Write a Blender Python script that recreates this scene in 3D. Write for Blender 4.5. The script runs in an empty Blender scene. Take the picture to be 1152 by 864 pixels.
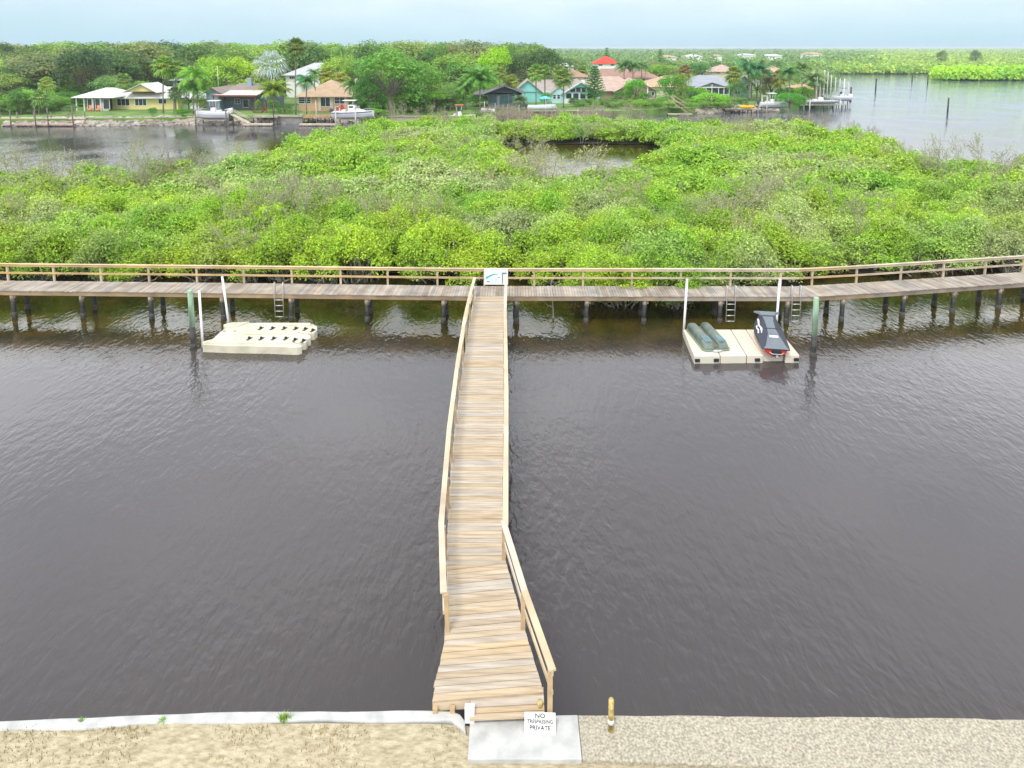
import bpy, math, random
import numpy as np
from mathutils import Vector, Matrix

sc = bpy.context.scene
col = sc.collection
R = math.radians

# ------------------------------------------------------------------ camera, world, sun, exposure
CH, FPX, PITCH, HZ = 14.0, 768.0, R(7.6), 54.0
CP, SP = math.cos(PITCH), math.sin(PITCH)
PY0 = HZ + FPX * math.tan(PITCH)
cam = bpy.data.cameras.new("camera")
cam.sensor_width = 36.0
cam.lens = 36.0 * FPX / 1152.0
cam.shift_y = -(432.0 - PY0) / 1152.0
cam.clip_end = 9000.0
camo = bpy.data.objects.new("camera", cam)
camo.location = (0, 0, CH)
camo.rotation_euler = (R(90) - PITCH, 0, 0)
col.objects.link(camo)
sc.camera = camo

SUN_EL, SUN_AZ = R(58), R(205)          # azimuth measured clockwise from +Y (north)
w = bpy.data.worlds.new("World")
sc.world = w
w.use_nodes = True
nt = w.node_tree
nt.nodes.clear()
N = nt.nodes.new
L = nt.links.new
out = N('ShaderNodeOutputWorld')
bg = N('ShaderNodeBackground')
bg.inputs['Strength'].default_value = 0.11
sky = N('ShaderNodeTexSky')
sky.sky_type = 'NISHITA'
sky.sun_disc = False
sky.sun_elevation = SUN_EL
sky.sun_rotation = SUN_AZ
sky.air_density = 1.0
sky.dust_density = 1.5
tc = N('ShaderNodeTexCoord')
mp = N('ShaderNodeMapping')
mp.inputs['Scale'].default_value = (1.0, 1.0, 3.2)
nz = N('ShaderNodeTexNoise')
nz.inputs['Scale'].default_value = 1.7
nz.inputs['Detail'].default_value = 7
nz.inputs['Roughness'].default_value = 0.55
L(tc.outputs['Generated'], mp.inputs['Vector'])
L(mp.outputs['Vector'], nz.inputs['Vector'])
rr = N('ShaderNodeValToRGB')            # cloud tone
rr.color_ramp.elements[0].position = 0.30
rr.color_ramp.elements[0].color = (8.5, 9.2, 10.3, 1)
rr.color_ramp.elements[1].position = 0.72
rr.color_ramp.elements[1].color = (18.0, 18.1, 18.6, 1)
L(nz.outputs['Fac'], rr.inputs['Fac'])
sep = N('ShaderNodeSeparateXYZ')
L(tc.outputs['Generated'], sep.inputs['Vector'])
mr = N('ShaderNodeMapRange')            # clouds thin out towards the horizon
mr.inputs['From Min'].default_value = 0.0
mr.inputs['From Max'].default_value = 0.13
mr.inputs['To Min'].default_value = 0.05
mr.inputs['To Max'].default_value = 0.93
L(sep.outputs['Z'], mr.inputs['Value'])
mul = N('ShaderNodeMath')
mul.operation = 'MULTIPLY'
mr2 = N('ShaderNodeMapRange')
mr2.inputs['From Min'].default_value = 0.35
mr2.inputs['From Max'].default_value = 0.55
mr2.inputs['To Min'].default_value = 0.75
mr2.inputs['To Max'].default_value = 1.0
L(nz.outputs['Fac'], mr2.inputs['Value'])
L(mr.outputs['Result'], mul.inputs[0])
L(mr2.outputs['Result'], mul.inputs[1])
mx = N('ShaderNodeMix')
mx.data_type = 'RGBA'
L(mul.outputs[0], mx.inputs['Factor'])
hz = N('ShaderNodeMix'); hz.data_type = 'RGBA'      # pale blue hazy air low down under the cloud deck
hz.inputs['B'].default_value = (2.7, 4.3, 5.2, 1); hz.inputs['Factor'].default_value = 0.8
L(sky.outputs['Color'], hz.inputs['A'])
el = N('ShaderNodeValToRGB')            # tone of the overcast deck with height: dull at the horizon, brightest low down, darker overhead
er = el.color_ramp
er.elements[0].position = 0.0; er.elements[0].color = (.36,.36,.36,1)
er.elements[1].position = 1.0; er.elements[1].color = (.36,.36,.36,1)
for p_, v_ in ((.12,.42),(.30,.98),(.48,.95),(.66,.50)):
    e_ = er.elements.new(p_); e_.color = (v_, v_, v_, 1)
L(sep.outputs['Z'], el.inputs['Fac'])
dk = N('ShaderNodeMix'); dk.data_type = 'RGBA'; dk.blend_type = 'MULTIPLY'; dk.inputs['Factor'].default_value = 1
L(rr.outputs['Color'], dk.inputs['A']); L(el.outputs['Color'], dk.inputs['B'])
L(hz.outputs['Result'], mx.inputs['A'])
L(dk.outputs['Result'], mx.inputs['B'])
L(mx.outputs['Result'], bg.inputs['Color'])
L(bg.outputs['Background'], out.inputs['Surface'])

sl = bpy.data.lights.new("sun", 'SUN')
sl.energy = 1.5
sl.angle = R(14)
sl.color = (1.0, 0.95, 0.87)
slo = bpy.data.objects.new("sun", sl)
col.objects.link(slo)
sd = Vector((math.sin(SUN_AZ) * math.cos(SUN_EL), math.cos(SUN_AZ) * math.cos(SUN_EL), math.sin(SUN_EL)))
slo.rotation_euler = sd.to_track_quat('Z', 'Y').to_euler()
slo.location = (0, 0, 60)

sc.view_settings.view_transform = 'Standard'
sc.view_settings.look = 'None'
sc.view_settings.gamma = 1
sc.view_settings.use_curve_mapping = False
sc.view_settings.exposure = 0.85
sc.render.engine = 'CYCLES'
sc.cycles.max_bounces = 6
sc.cycles.transparent_max_bounces = 6

# ------------------------------------------------------------------ pixel measurements -> world points
def at(px, py, z=0.0):
    """ground point seen at a photograph pixel, on the plane of height z"""
    u = (px - 576) / FPX
    v = (PY0 - py) / FPX
    dy = CP + v * SP
    dz = -SP + v * CP
    t = (z - CH) / dz
    return (u * t, dy * t)

def X(px, D, z=1.5):
    return (px - 576) / FPX * (D * CP + (CH - z) * SP)

def Z(py, D):
    v = (PY0 - py) / FPX
    return CH + D * (-SP + v * CP) / (CP + v * SP)

# ------------------------------------------------------------------ objects, parts, tags
def tag(o, label=None, cat=None, group=None, kind=None):
    if label: o['label'] = label
    if cat: o['category'] = cat
    if group: o['group'] = group
    if kind: o['kind'] = kind
    return o

def empty(name, loc, label, cat, group=None, rz=0.0):
    o = bpy.data.objects.new(name, None)
    o.empty_display_size = 0.3
    o.location = loc
    o.rotation_euler = (0, 0, rz)
    col.objects.link(o)
    return tag(o, label, cat, group)

def copy_tree(o, parent=None):
    c = o.copy()
    col.objects.link(c)
    if parent: c.parent = parent
    for ch in list(o.children):
        copy_tree(ch, c)
    return c

class MB:
    def __init__(s):
        s.v = []; s.f = []; s.sm = []
    def add(s, vs, fs, smooth=False):
        n = len(s.v)
        s.v += [tuple(p) for p in vs]
        s.f += [tuple(i + n for i in q) for q in fs]
        s.sm += [smooth] * len(fs)
    def box2(s, x0, y0, z0, x1, y1, z1):
        s.add([(x0,y0,z0),(x1,y0,z0),(x1,y1,z0),(x0,y1,z0),(x0,y0,z1),(x1,y0,z1),(x1,y1,z1),(x0,y1,z1)],
              [(0,3,2,1),(4,5,6,7),(0,1,5,4),(1,2,6,5),(2,3,7,6),(3,0,4,7)])
        return s
    def box(s, cx, cy, cz, sx, sy, sz, M=None):
        vs = [Vector((cx + a*sx/2, cy + b*sy/2, cz + c*sz/2)) for c in (-1,1) for a, b in ((-1,-1),(1,-1),(1,1),(-1,1))]
        if M is not None: vs = [M @ p for p in vs]
        s.add(vs, [(0,3,2,1),(4,5,6,7),(0,1,5,4),(1,2,6,5),(2,3,7,6),(3,0,4,7)])
        return s
    def beam(s, p0, p1, wd, ht):
        p0, p1 = Vector(p0), Vector(p1)
        d = (p1 - p0).normalized()
        side = d.cross(Vector((0,0,1)))
        if side.length < 1e-4: side = Vector((1,0,0))
        side.normalize()
        up = side.cross(d)
        vs = []
        for p in (p0, p1):
            for a, b in ((-1,-1),(1,-1),(1,1),(-1,1)):
                vs.append(p + side*a*wd/2 + up*b*ht/2)
        s.add(vs, [(0,3,2,1),(4,5,6,7),(0,1,5,4),(1,2,6,5),(2,3,7,6),(3,0,4,7)])
        return s
    def tube(s, pts, rad, n=8):
        pts = [Vector(p) for p in pts]
        if not hasattr(rad, '__len__'): rad = [rad] * len(pts)
        vs = []; fs = []
        for i, p in enumerate(pts):
            d = (pts[min(i+1, len(pts)-1)] - pts[max(i-1, 0)]).normalized()
            a = d.orthogonal().normalized() if abs(d.z) < .95 else (Vector((1,0,0)) - d*d.x).normalized()
            b = d.cross(a)
            for k in range(n):
                t = 2*math.pi*k/n
                vs.append(p + (a*math.cos(t) + b*math.sin(t)) * rad[i])
        for i in range(len(pts)-1):
            for k in range(n):
                fs.append((i*n+k, i*n+(k+1)%n, (i+1)*n+(k+1)%n, (i+1)*n+k))
        s.add(vs, fs, True)
        m = len(s.v) - len(vs)
        s.f.append(tuple(m + k for k in reversed(range(n)))); s.sm.append(False)
        s.f.append(tuple(m + (len(pts)-1)*n + k for k in range(n))); s.sm.append(False)
        return s
    def prism(s, ol, z0, z1):
        n = len(ol)
        ar = sum(ol[i][0]*ol[(i+1)%n][1] - ol[(i+1)%n][0]*ol[i][1] for i in range(n))
        if ar < 0: ol = ol[::-1]
        vs = [(p[0], p[1], z0) for p in ol] + [(p[0], p[1], z1) for p in ol]
        s.add(vs, [tuple(reversed(range(n))), tuple(range(n, 2*n))] + [(i, (i+1)%n, n+(i+1)%n, n+i) for i in range(n)])
        return s
    def xprism(s, ol, y0, y1):          # outline in x,z extruded along y
        n = len(ol)
        vs = [(p[0], y0, p[1]) for p in ol] + [(p[0], y1, p[1]) for p in ol]
        s.add(vs, [tuple(range(n)), tuple(reversed(range(n, 2*n)))] + [(i, n+i, n+(i+1)%n, (i+1)%n) for i in range(n)])
        return s
    def slab(s, pts, t):                # planar polygon thickened downwards
        n = len(pts)
        vs = [tuple(p) for p in pts] + [(p[0], p[1], p[2]-t) for p in pts]
        s.add(vs, [tuple(range(n)), tuple(reversed(range(n, 2*n)))] + [(i, n+i, n+(i+1)%n, (i+1)%n) for i in range(n)])
        return s
    def loft(s, secs, smooth=True, cap=True):
        n = len(secs[0]); vs = [p for q in secs for p in q]; fs = []
        for i in range(len(secs)-1):
            for k in range(n):
                fs.append((i*n+k, i*n+(k+1)%n, (i+1)*n+(k+1)%n, (i+1)*n+k))
        if cap:
            fs.append(tuple(reversed(range(n)))); fs.append(tuple((len(secs)-1)*n + k for k in range(n)))
        s.add(vs, fs, smooth)
        return s
    def ball(s, c, rx, ry, rz, nu=12, nv=8):
        secs = []
        for j in range(nv+1):
            ph = math.pi*(j+.02)/(nv+.04)
            secs.append([(c[0]+rx*math.sin(ph)*math.cos(2*math.pi*k/nu), c[1]+ry*math.sin(ph)*math.sin(2*math.pi*k/nu), c[2]-rz*math.cos(ph)) for k in range(nu)])
        return s.loft(secs)
    def build(s, name, m, parent=None, off=(0,0,0), bevel=0.0, fix=True):
        me = bpy.data.meshes.new(name)
        me.from_pydata([(a-off[0], b-off[1], c-off[2]) for a, b, c in s.v], [], s.f)
        me.polygons.foreach_set('use_smooth', s.sm)
        me.materials.append(m)
        me.update()
        if fix:
            import bmesh
            bm = bmesh.new(); bm.from_mesh(me)
            bmesh.ops.recalc_face_normals(bm, faces=bm.faces)
            bm.to_mesh(me); bm.free()
        o = bpy.data.objects.new(name, me)
        col.objects.link(o)
        if parent is not None: o.parent = parent
        if bevel:
            b = o.modifiers.new('bevel', 'BEVEL'); b.width = bevel; b.segments = 2; b.limit_method = 'ANGLE'
        return o

def quads_mesh(name, V, m):
    """V: (n,4,3) array of quads -> mesh"""
    n = len(V)
    me = bpy.data.meshes.new(name)
    me.vertices.add(n*4); me.loops.add(n*4); me.polygons.add(n)
    me.vertices.foreach_set('co', np.ascontiguousarray(V, dtype=np.float32).reshape(-1))
    me.loops.foreach_set('vertex_index', np.arange(n*4, dtype=np.int32))
    me.polygons.foreach_set('loop_start', np.arange(0, n*4, 4, dtype=np.int32))
    me.polygons.foreach_set('loop_total', np.full(n, 4, dtype=np.int32))
    me.materials.append(m)
    me.update(calc_edges=True)
    return me

def link(name, me, parent=None, color=None):
    o = bpy.data.objects.new(name, me)
    col.objects.link(o)
    if parent is not None: o.parent = parent
    if color: o.color = (*color, 1)
    return o

# ------------------------------------------------------------------ materials
MATS = {}
def mat(name, c, rough=.7, var=.15, scale=2.0, bump=0.0, metal=0.0, c2=None, island=0.0, stretch=None, streak=None, spec=.5):
    if name in MATS: return MATS[name]
    m = bpy.data.materials.new(name); m.use_nodes = True
    n = m.node_tree.nodes; l = m.node_tree.links
    b = n['Principled BSDF']
    b.inputs['Roughness'].default_value = rough
    b.inputs['Metallic'].default_value = metal
    b.inputs['Specular IOR Level'].default_value = spec
    tcn = n.new('ShaderNodeTexCoord'); mpn = n.new('ShaderNodeMapping')
    l.new(tcn.outputs['Object'], mpn.inputs['Vector'])
    if stretch: mpn.inputs['Scale'].default_value = stretch
    no = n.new('ShaderNodeTexNoise'); no.inputs['Scale'].default_value = scale; no.inputs['Detail'].default_value = 5
    l.new(mpn.outputs['Vector'], no.inputs['Vector'])
    ramp = n.new('ShaderNodeValToRGB')
    ramp.color_ramp.elements[0].position = .3; ramp.color_ramp.elements[1].position = .7
    a = [max(0, x*(1-var)) for x in c]; z = [min(1, x*(1+var)) for x in (c2 or c)]
    ramp.color_ramp.elements[0].color = (*a, 1); ramp.color_ramp.elements[1].color = (*z, 1)
    l.new(no.outputs['Fac'], ramp.inputs['Fac'])
    last = ramp.outputs['Color']
    if island:
        g = n.new('ShaderNodeNewGeometry'); mrn = n.new('ShaderNodeMapRange')
        mrn.inputs['To Min'].default_value = 1-island; mrn.inputs['To Max'].default_value = 1+island
        l.new(g.outputs['Random Per Island'], mrn.inputs['Value'])
        hs = n.new('ShaderNodeHueSaturation')
        l.new(mrn.outputs['Result'], hs.inputs['Value']); l.new(last, hs.inputs['Color'])
        mr3 = n.new('ShaderNodeMath'); mr3.operation = 'FRACT'
        mm = n.new('ShaderNodeMath'); mm.operation = 'MULTIPLY'; mm.inputs[1].default_value = 7.31
        l.new(g.outputs['Random Per Island'], mm.inputs[0]); l.new(mm.outputs[0], mr3.inputs[0])
        mr4 = n.new('ShaderNodeMapRange'); mr4.inputs['To Min'].default_value = .6; mr4.inputs['To Max'].default_value = 1.35
        l.new(mr3.outputs[0], mr4.inputs['Value']); l.new(mr4.outputs['Result'], hs.inputs['Saturation'])
        last = hs.outputs['Color']
    if streak:
        wv = n.new('ShaderNodeTexWave'); wv.wave_type = 'BANDS'; wv.bands_direction = streak[0]
        wv.inputs['Scale'].default_value = streak[1]; wv.inputs['Distortion'].default_value = 0
        l.new(tcn.outputs['Object'], wv.inputs['Vector'])
        r2 = n.new('ShaderNodeMapRange'); r2.inputs['From Max'].default_value = .25
        r2.inputs['To Min'].default_value = streak[2]; r2.inputs['To Max'].default_value = 1
        l.new(wv.outputs['Fac'], r2.inputs['Value'])
        mxn = n.new('ShaderNodeMix'); mxn.data_type = 'RGBA'; mxn.blend_type = 'MULTIPLY'
        mxn.inputs['Factor'].default_value = 1
        l.new(last, mxn.inputs['A']); l.new(r2.outputs['Result'], mxn.inputs['B'])
        last = mxn.outputs['Result']
    l.new(last, b.inputs['Base Color'])
    if bump:
        bu = n.new('ShaderNodeBump'); bu.inputs['Strength'].default_value = bump; bu.inputs['Distance'].default_value = .03
        n2 = n.new('ShaderNodeTexNoise'); n2.inputs['Scale'].default_value = scale*4; n2.inputs['Detail'].default_value = 4
        l.new(mpn.outputs['Vector'], n2.inputs['Vector']); l.new(n2.outputs['Fac'], bu.inputs['Height'])
        l.new(bu.outputs['Normal'], b.inputs['Normal'])
    MATS[name] = m
    return m

def leafmat(name, warm=(1.5,1.12,.45), cool=(.62,.85,.9), scale=.22, trans=.38, isl=.38, dead=None):
    """leaf colour = object colour, drifting over the wood and from leaf to leaf"""
    m = bpy.data.materials.new(name); m.use_nodes = True
    n = m.node_tree.nodes; l = m.node_tree.links
    n.clear()
    o = n.new('ShaderNodeOutputMaterial')
    oi = n.new('ShaderNodeObjectInfo'); g = n.new('ShaderNodeNewGeometry')
    no = n.new('ShaderNodeTexNoise'); no.inputs['Scale'].default_value = scale; no.inputs['Detail'].default_value = 4
    no.inputs['Roughness'].default_value = .6
    l.new(g.outputs['Position'], no.inputs['Vector'])
    ramp = n.new('ShaderNodeValToRGB')
    ramp.color_ramp.elements[0].position = .36; ramp.color_ramp.elements[1].position = .64
    ramp.color_ramp.elements[0].color = (*cool, 1); ramp.color_ramp.elements[1].color = (*warm, 1)
    l.new(no.outputs['Fac'], ramp.inputs['Fac'])
    mu = n.new('ShaderNodeMix'); mu.data_type = 'RGBA'; mu.blend_type = 'MULTIPLY'; mu.inputs['Factor'].default_value = 1
    l.new(oi.outputs['Color'], mu.inputs['A']); l.new(ramp.outputs['Color'], mu.inputs['B'])
    last = mu.outputs['Result']
    if dead:
        n3 = n.new('ShaderNodeTexNoise'); n3.inputs['Scale'].default_value = dead[1]; n3.inputs['Detail'].default_value = 3
        l.new(g.outputs['Position'], n3.inputs['Vector'])
        r3 = n.new('ShaderNodeMapRange'); r3.inputs['From Min'].default_value = .5; r3.inputs['From Max'].default_value = .66
        r3.inputs['To Max'].default_value = .75
        l.new(n3.outputs['Fac'], r3.inputs['Value'])
        m3 = n.new('ShaderNodeMix'); m3.data_type = 'RGBA'; m3.inputs['B'].default_value = (*dead[0], 1)
        l.new(r3.outputs['Result'], m3.inputs['Factor']); l.new(last, m3.inputs['A'])
        last = m3.outputs['Result']
    hs = n.new('ShaderNodeHueSaturation')
    mrn = n.new('ShaderNodeMapRange'); mrn.inputs['To Min'].default_value = 1-isl; mrn.inputs['To Max'].default_value = 1+isl
    l.new(g.outputs['Random Per Island'], mrn.inputs['Value'])
    ad = n.new('ShaderNodeMath'); ad.operation = 'MULTIPLY'
    mo = n.new('ShaderNodeMapRange'); mo.inputs['To Min'].default_value = .82; mo.inputs['To Max'].default_value = 1.2
    l.new(oi.outputs['Random'], mo.inputs['Value'])
    l.new(mrn.outputs['Result'], ad.inputs[0]); l.new(mo.outputs['Result'], ad.inputs[1])
    l.new(ad.outputs[0], hs.inputs['Value']); l.new(last, hs.inputs['Color'])
    b = n.new('ShaderNodeBsdfPrincipled'); b.inputs['Roughness'].default_value = .55
    b.inputs['Specular IOR Level'].default_value = .35
    t = n.new('ShaderNodeBsdfTranslucent'); ms = n.new('ShaderNodeMixShader'); ms.inputs['Fac'].default_value = trans
    l.new(hs.outputs['Color'], b.inputs['Base Color']); l.new(hs.outputs['Color'], t.inputs['Color'])
    l.new(b.outputs['BSDF'], ms.inputs[1]); l.new(t.outputs['BSDF'], ms.inputs[2]); l.new(ms.outputs['Shader'], o.inputs['Surface'])
    return m

M_MANG = leafmat('mangrove_leaf', warm=(1.2,1.05,.8), cool=(.80,.94,.85), scale=.16, dead=((.47,.52,.27), .11), trans=.36)
M_LEAF = leafmat('tree_leaf', warm=(2.6,2.3,1.7), cool=(1.6,1.85,1.9), scale=.12, trans=.42)
M_PALM = leafmat('palm_leaf', warm=(1.7,1.55,1.2), cool=(1.2,1.35,1.3), scale=.5, trans=.25)
M_TWIG = mat('grey_twig', (.34,.31,.25), .9, .35, 3)
M_BARK = mat('bark', (.17,.145,.115), .9, .3, 3, bump=.4)
M_ROOT = mat('mangrove_root', (.065,.05,.035), .9, .4, 4)
M_WOOD_OLD = mat('weathered_deck_wood', (.29,.245,.20), .85, .18, 1.5, island=.22, stretch=(1,1,1), c2=(.34,.295,.245))
M_WOOD_RIM = mat('weathered_rim_wood', (.30,.225,.15), .85, .3, 1.2, island=.1)
M_WOOD_NEW = mat('pale_deck_wood', (.40,.315,.225), .8, .16, 2.5, island=.09, c2=(.46,.385,.29), stretch=(.5,6,1))
M_RAIL_OLD = mat('old_rail_wood', (.46,.345,.19), .8, .25, 1.0, island=.1)
M_RAIL_CAP = mat('rail_cap_wood', (.56,.46,.31), .8, .18, 1.0, island=.1)
M_RAIL_PALE = mat('pale_rail_wood', (.53,.44,.33), .75, .2, 1.3, island=.1)
M_POST = mat('yellow_pine_post', (.46,.30,.12), .75, .25, 2.0, island=.08)
M_PILE = mat('dark_piling', (.016,.016,.018), .6, .5, 3.0, bump=.5, c2=(.04,.037,.035))
M_PILE_CAP = mat('piling_cap_wood', (.30,.24,.17), .85, .35, 4.0, island=.25)
M_BARN = mat('barnacles', (.085,.08,.07), .95, .35, 14.0, bump=1.0)
M_GREEN_PILE = mat('green_treated_piling', (.26,.42,.28), .75, .28, 3.0, bump=.3, c2=(.36,.52,.36), stretch=(2,2,.5))
M_WHITE_PIPE = mat('white_pipe', (.78,.78,.78), .4, .05, 3)
M_ALU = mat('aluminium', (.62,.63,.65), .35, .1, 3, metal=.5)
M_DOCK = mat('cream_plastic', (.56,.52,.39), .55, .12, 1.3, c2=(.63,.59,.47))
M_DOCK_PALE = mat('pale_float_plastic', (.66,.63,.54), .6, .1, 1.2, c2=(.60,.54,.42), bump=.1)
M_BLACK = mat('black_rubber', (.02,.02,.02), .6, .2, 4)
M_WHITE = mat('white_paint', (.78,.78,.77), .5, .05, 2)
M_CONC_W = mat('white_concrete', (.46,.46,.445), .85, .2, 3.0, bump=.2)
M_CONC_T = mat('tan_concrete', (.32,.285,.215), .95, .28, 22.0, bump=.6, c2=(.44,.40,.31))
M_SAND = mat('sandy_ground', (.38,.31,.19), .95, .18, 9.0, bump=.8, c2=(.46,.405,.28), stretch=(.7,1.6,1))
M_GRAPH = mat('graphite_cover', (.035,.040,.062), .6, .12, 2)
M_GRAPH_L = mat('light_grey_cover', (.15,.175,.20), .55, .1, 2)
M_RED = mat('red_paint', (.55,.03,.02), .35, .1, 2)
M_TUB = mat('grey_green_plastic', (.105,.14,.11), .5, .22, 2.5, c2=(.15,.185,.155))
M_TUB_BLUE = mat('pale_blue_plastic', (.16,.32,.38), .5, .2, 4)
M_GLASS = mat('window_glass', (.03,.045,.055), .12, .5, 1.5, spec=.8)
M_SIGN_TXT = mat('black_lettering', (.02,.02,.02), .6, .05, 2)
M_TEAL_P = mat('teal_print', (.05,.42,.55), .6, .25, 5)
M_GREY_P = mat('grey_print', (.16,.24,.28), .6, .2, 5)
M_ROCK = mat('riprap_rock', (.30,.26,.21), .9, .35, .6, bump=.5, island=.25, c2=(.36,.32,.27))
M_GRASS = mat('lawn_grass', (.085,.18,.03), .95, .3, .25, c2=(.15,.25,.05))
M_MUD = mat('marsh_mud', (.035,.03,.018), .8, .4, .7)

# ------------------------------------------------------------------ water
def water_mat():
    m = bpy.data.materials.new('canal_water'); m.use_nodes = True
    n = m.node_tree.nodes; l = m.node_tree.links
    b = n['Principled BSDF']
    b.inputs['IOR'].default_value = 1.42
    b.inputs['Roughness'].default_value = .02
    g = n.new('ShaderNodeNewGeometry')
    sp = n.new('ShaderNodeSeparateXYZ'); l.new(g.outputs['Position'], sp.inputs['Vector'])
    # olive-brown band: shallow flats plus dark mangrove reflection painted in; brown-grey channel in front
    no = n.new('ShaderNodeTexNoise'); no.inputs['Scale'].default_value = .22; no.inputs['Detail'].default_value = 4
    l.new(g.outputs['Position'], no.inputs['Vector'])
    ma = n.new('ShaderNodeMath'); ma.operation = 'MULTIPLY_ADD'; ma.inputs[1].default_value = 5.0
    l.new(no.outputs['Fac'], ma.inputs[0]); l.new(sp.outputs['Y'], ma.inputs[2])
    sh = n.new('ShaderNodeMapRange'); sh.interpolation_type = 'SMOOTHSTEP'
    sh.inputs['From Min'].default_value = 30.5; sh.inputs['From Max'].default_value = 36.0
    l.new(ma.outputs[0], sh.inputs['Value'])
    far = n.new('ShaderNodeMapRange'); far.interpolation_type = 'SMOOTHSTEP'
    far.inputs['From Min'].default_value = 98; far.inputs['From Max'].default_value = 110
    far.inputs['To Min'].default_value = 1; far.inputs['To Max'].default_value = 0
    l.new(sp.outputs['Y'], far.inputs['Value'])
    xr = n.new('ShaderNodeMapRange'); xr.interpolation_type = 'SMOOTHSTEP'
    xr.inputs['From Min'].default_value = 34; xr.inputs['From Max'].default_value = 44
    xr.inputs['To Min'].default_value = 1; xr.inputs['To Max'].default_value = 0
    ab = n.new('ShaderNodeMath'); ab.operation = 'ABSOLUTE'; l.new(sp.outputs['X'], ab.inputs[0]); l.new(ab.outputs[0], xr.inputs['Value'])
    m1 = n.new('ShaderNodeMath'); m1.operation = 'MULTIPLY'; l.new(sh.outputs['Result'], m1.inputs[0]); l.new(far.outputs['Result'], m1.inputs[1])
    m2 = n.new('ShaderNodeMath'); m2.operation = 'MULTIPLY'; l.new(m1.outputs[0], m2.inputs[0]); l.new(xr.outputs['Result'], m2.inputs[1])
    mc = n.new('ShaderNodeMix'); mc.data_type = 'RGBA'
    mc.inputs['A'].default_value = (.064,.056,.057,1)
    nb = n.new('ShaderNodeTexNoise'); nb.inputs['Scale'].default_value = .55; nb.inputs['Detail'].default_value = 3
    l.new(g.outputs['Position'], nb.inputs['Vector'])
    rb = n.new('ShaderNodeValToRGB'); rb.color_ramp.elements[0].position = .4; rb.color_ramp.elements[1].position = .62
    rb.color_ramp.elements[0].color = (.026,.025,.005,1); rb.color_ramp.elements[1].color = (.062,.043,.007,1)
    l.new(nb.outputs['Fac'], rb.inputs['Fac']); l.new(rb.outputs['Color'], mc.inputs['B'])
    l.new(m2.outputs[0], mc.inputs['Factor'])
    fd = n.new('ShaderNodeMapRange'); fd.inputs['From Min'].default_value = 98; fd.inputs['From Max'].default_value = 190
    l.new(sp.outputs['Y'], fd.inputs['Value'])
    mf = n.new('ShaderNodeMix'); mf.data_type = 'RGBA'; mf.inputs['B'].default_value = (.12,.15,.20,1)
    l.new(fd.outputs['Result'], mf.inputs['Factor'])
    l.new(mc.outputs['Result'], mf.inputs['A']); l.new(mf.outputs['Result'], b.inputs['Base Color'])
    # ripples: two crossing stretched wave fields and a fine one, calmer in drifting patches
    def waves(scale, rot, stretch, det=2):
        mpn = n.new('ShaderNodeMapping'); mpn.vector_type = 'TEXTURE'; mpn.inputs['Rotation'].default_value = (0,0,R(rot)); mpn.inputs['Scale'].default_value = stretch
        l.new(g.outputs['Position'], mpn.inputs['Vector'])
        t = n.new('ShaderNodeTexNoise'); t.inputs['Scale'].default_value = scale; t.inputs['Detail'].default_value = det
        t.inputs['Distortion'].default_value = .35
        l.new(mpn.outputs['Vector'], t.inputs['Vector'])
        return t.outputs['Fac']
    a = waves(2.5, -8, (.8,2.3,1)); c = waves(5.2, 10, (.9,2.0,1)); d = waves(2.3, 62, (.9,1.8,1), 1)
    patch = n.new('ShaderNodeTexNoise'); patch.inputs['Scale'].default_value = .085; patch.inputs['Detail'].default_value = 3
    l.new(g.outputs['Position'], patch.inputs['Vector'])
    pr = n.new('ShaderNodeMapRange'); pr.inputs['From Min'].default_value = .38; pr.inputs['From Max'].default_value = .62
    pr.inputs['To Min'].default_value = .30; pr.inputs['To Max'].default_value = 1.5
    l.new(patch.outputs['Fac'], pr.inputs['Value'])
    s1 = n.new('ShaderNodeMath'); s1.operation = 'MULTIPLY_ADD'; s1.inputs[1].default_value = .7
    l.new(c, s1.inputs[0]); l.new(a, s1.inputs[2])
    s2 = n.new('ShaderNodeMath'); s2.operation = 'MULTIPLY_ADD'; s2.inputs[1].default_value = .4
    l.new(d, s2.inputs[0]); l.new(s1.outputs[0], s2.inputs[2])
    s3 = n.new('ShaderNodeMath'); s3.operation = 'MULTIPLY'; l.new(s2.outputs[0], s3.inputs[0]); l.new(pr.outputs['Result'], s3.inputs[1])
    bu = n.new('ShaderNodeBump'); bu.inputs['Strength'].default_value = 1.0; bu.inputs['Distance'].default_value = .022
    l.new(s3.outputs[0], bu.inputs['Height']); l.new(bu.outputs['Normal'], b.inputs['Normal'])
    return m
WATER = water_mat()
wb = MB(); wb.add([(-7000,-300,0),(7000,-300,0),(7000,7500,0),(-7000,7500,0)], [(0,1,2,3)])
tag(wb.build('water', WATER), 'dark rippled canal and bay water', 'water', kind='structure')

# ------------------------------------------------------------------ near bank: seawall, ground, landing
rnd = random.Random(7)
def edge_line(pts, step=.35, j=.02, seed=1):
    r = random.Random(seed); o = []
    for (x0,y0),(x1,y1) in zip(pts, pts[1:]):
        k = max(1, int(abs(x1-x0)/step))
        for i in range(k):
            t = i/k; o.append((x0+(x1-x0)*t, y0+(y1-y0)*t + r.uniform(-j, j)))
    o.append(pts[-1]); return o
front = edge_line([(-32,10.9),(-9.75,11.42),(-5.8,11.60),(-1.65,11.64),(-1.15,11.62)], .5, .012) + [(-1.0,11.56),(-.9,11.44),(-.86,11.2)]
inner = [(x, y-.20 - .03*math.sin(x*2.1)) for x, y in front[:-3]]
cap = empty('seawall', (-6,11.4,0), 'white capped seawall along the bottom of the photo left of the pier', 'seawall')
b = MB(); b.prism(front + inner[::-1], 1.12, 1.30); b.build('cap', M_CONC_W, cap, cap.location, bevel=.03)
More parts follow.
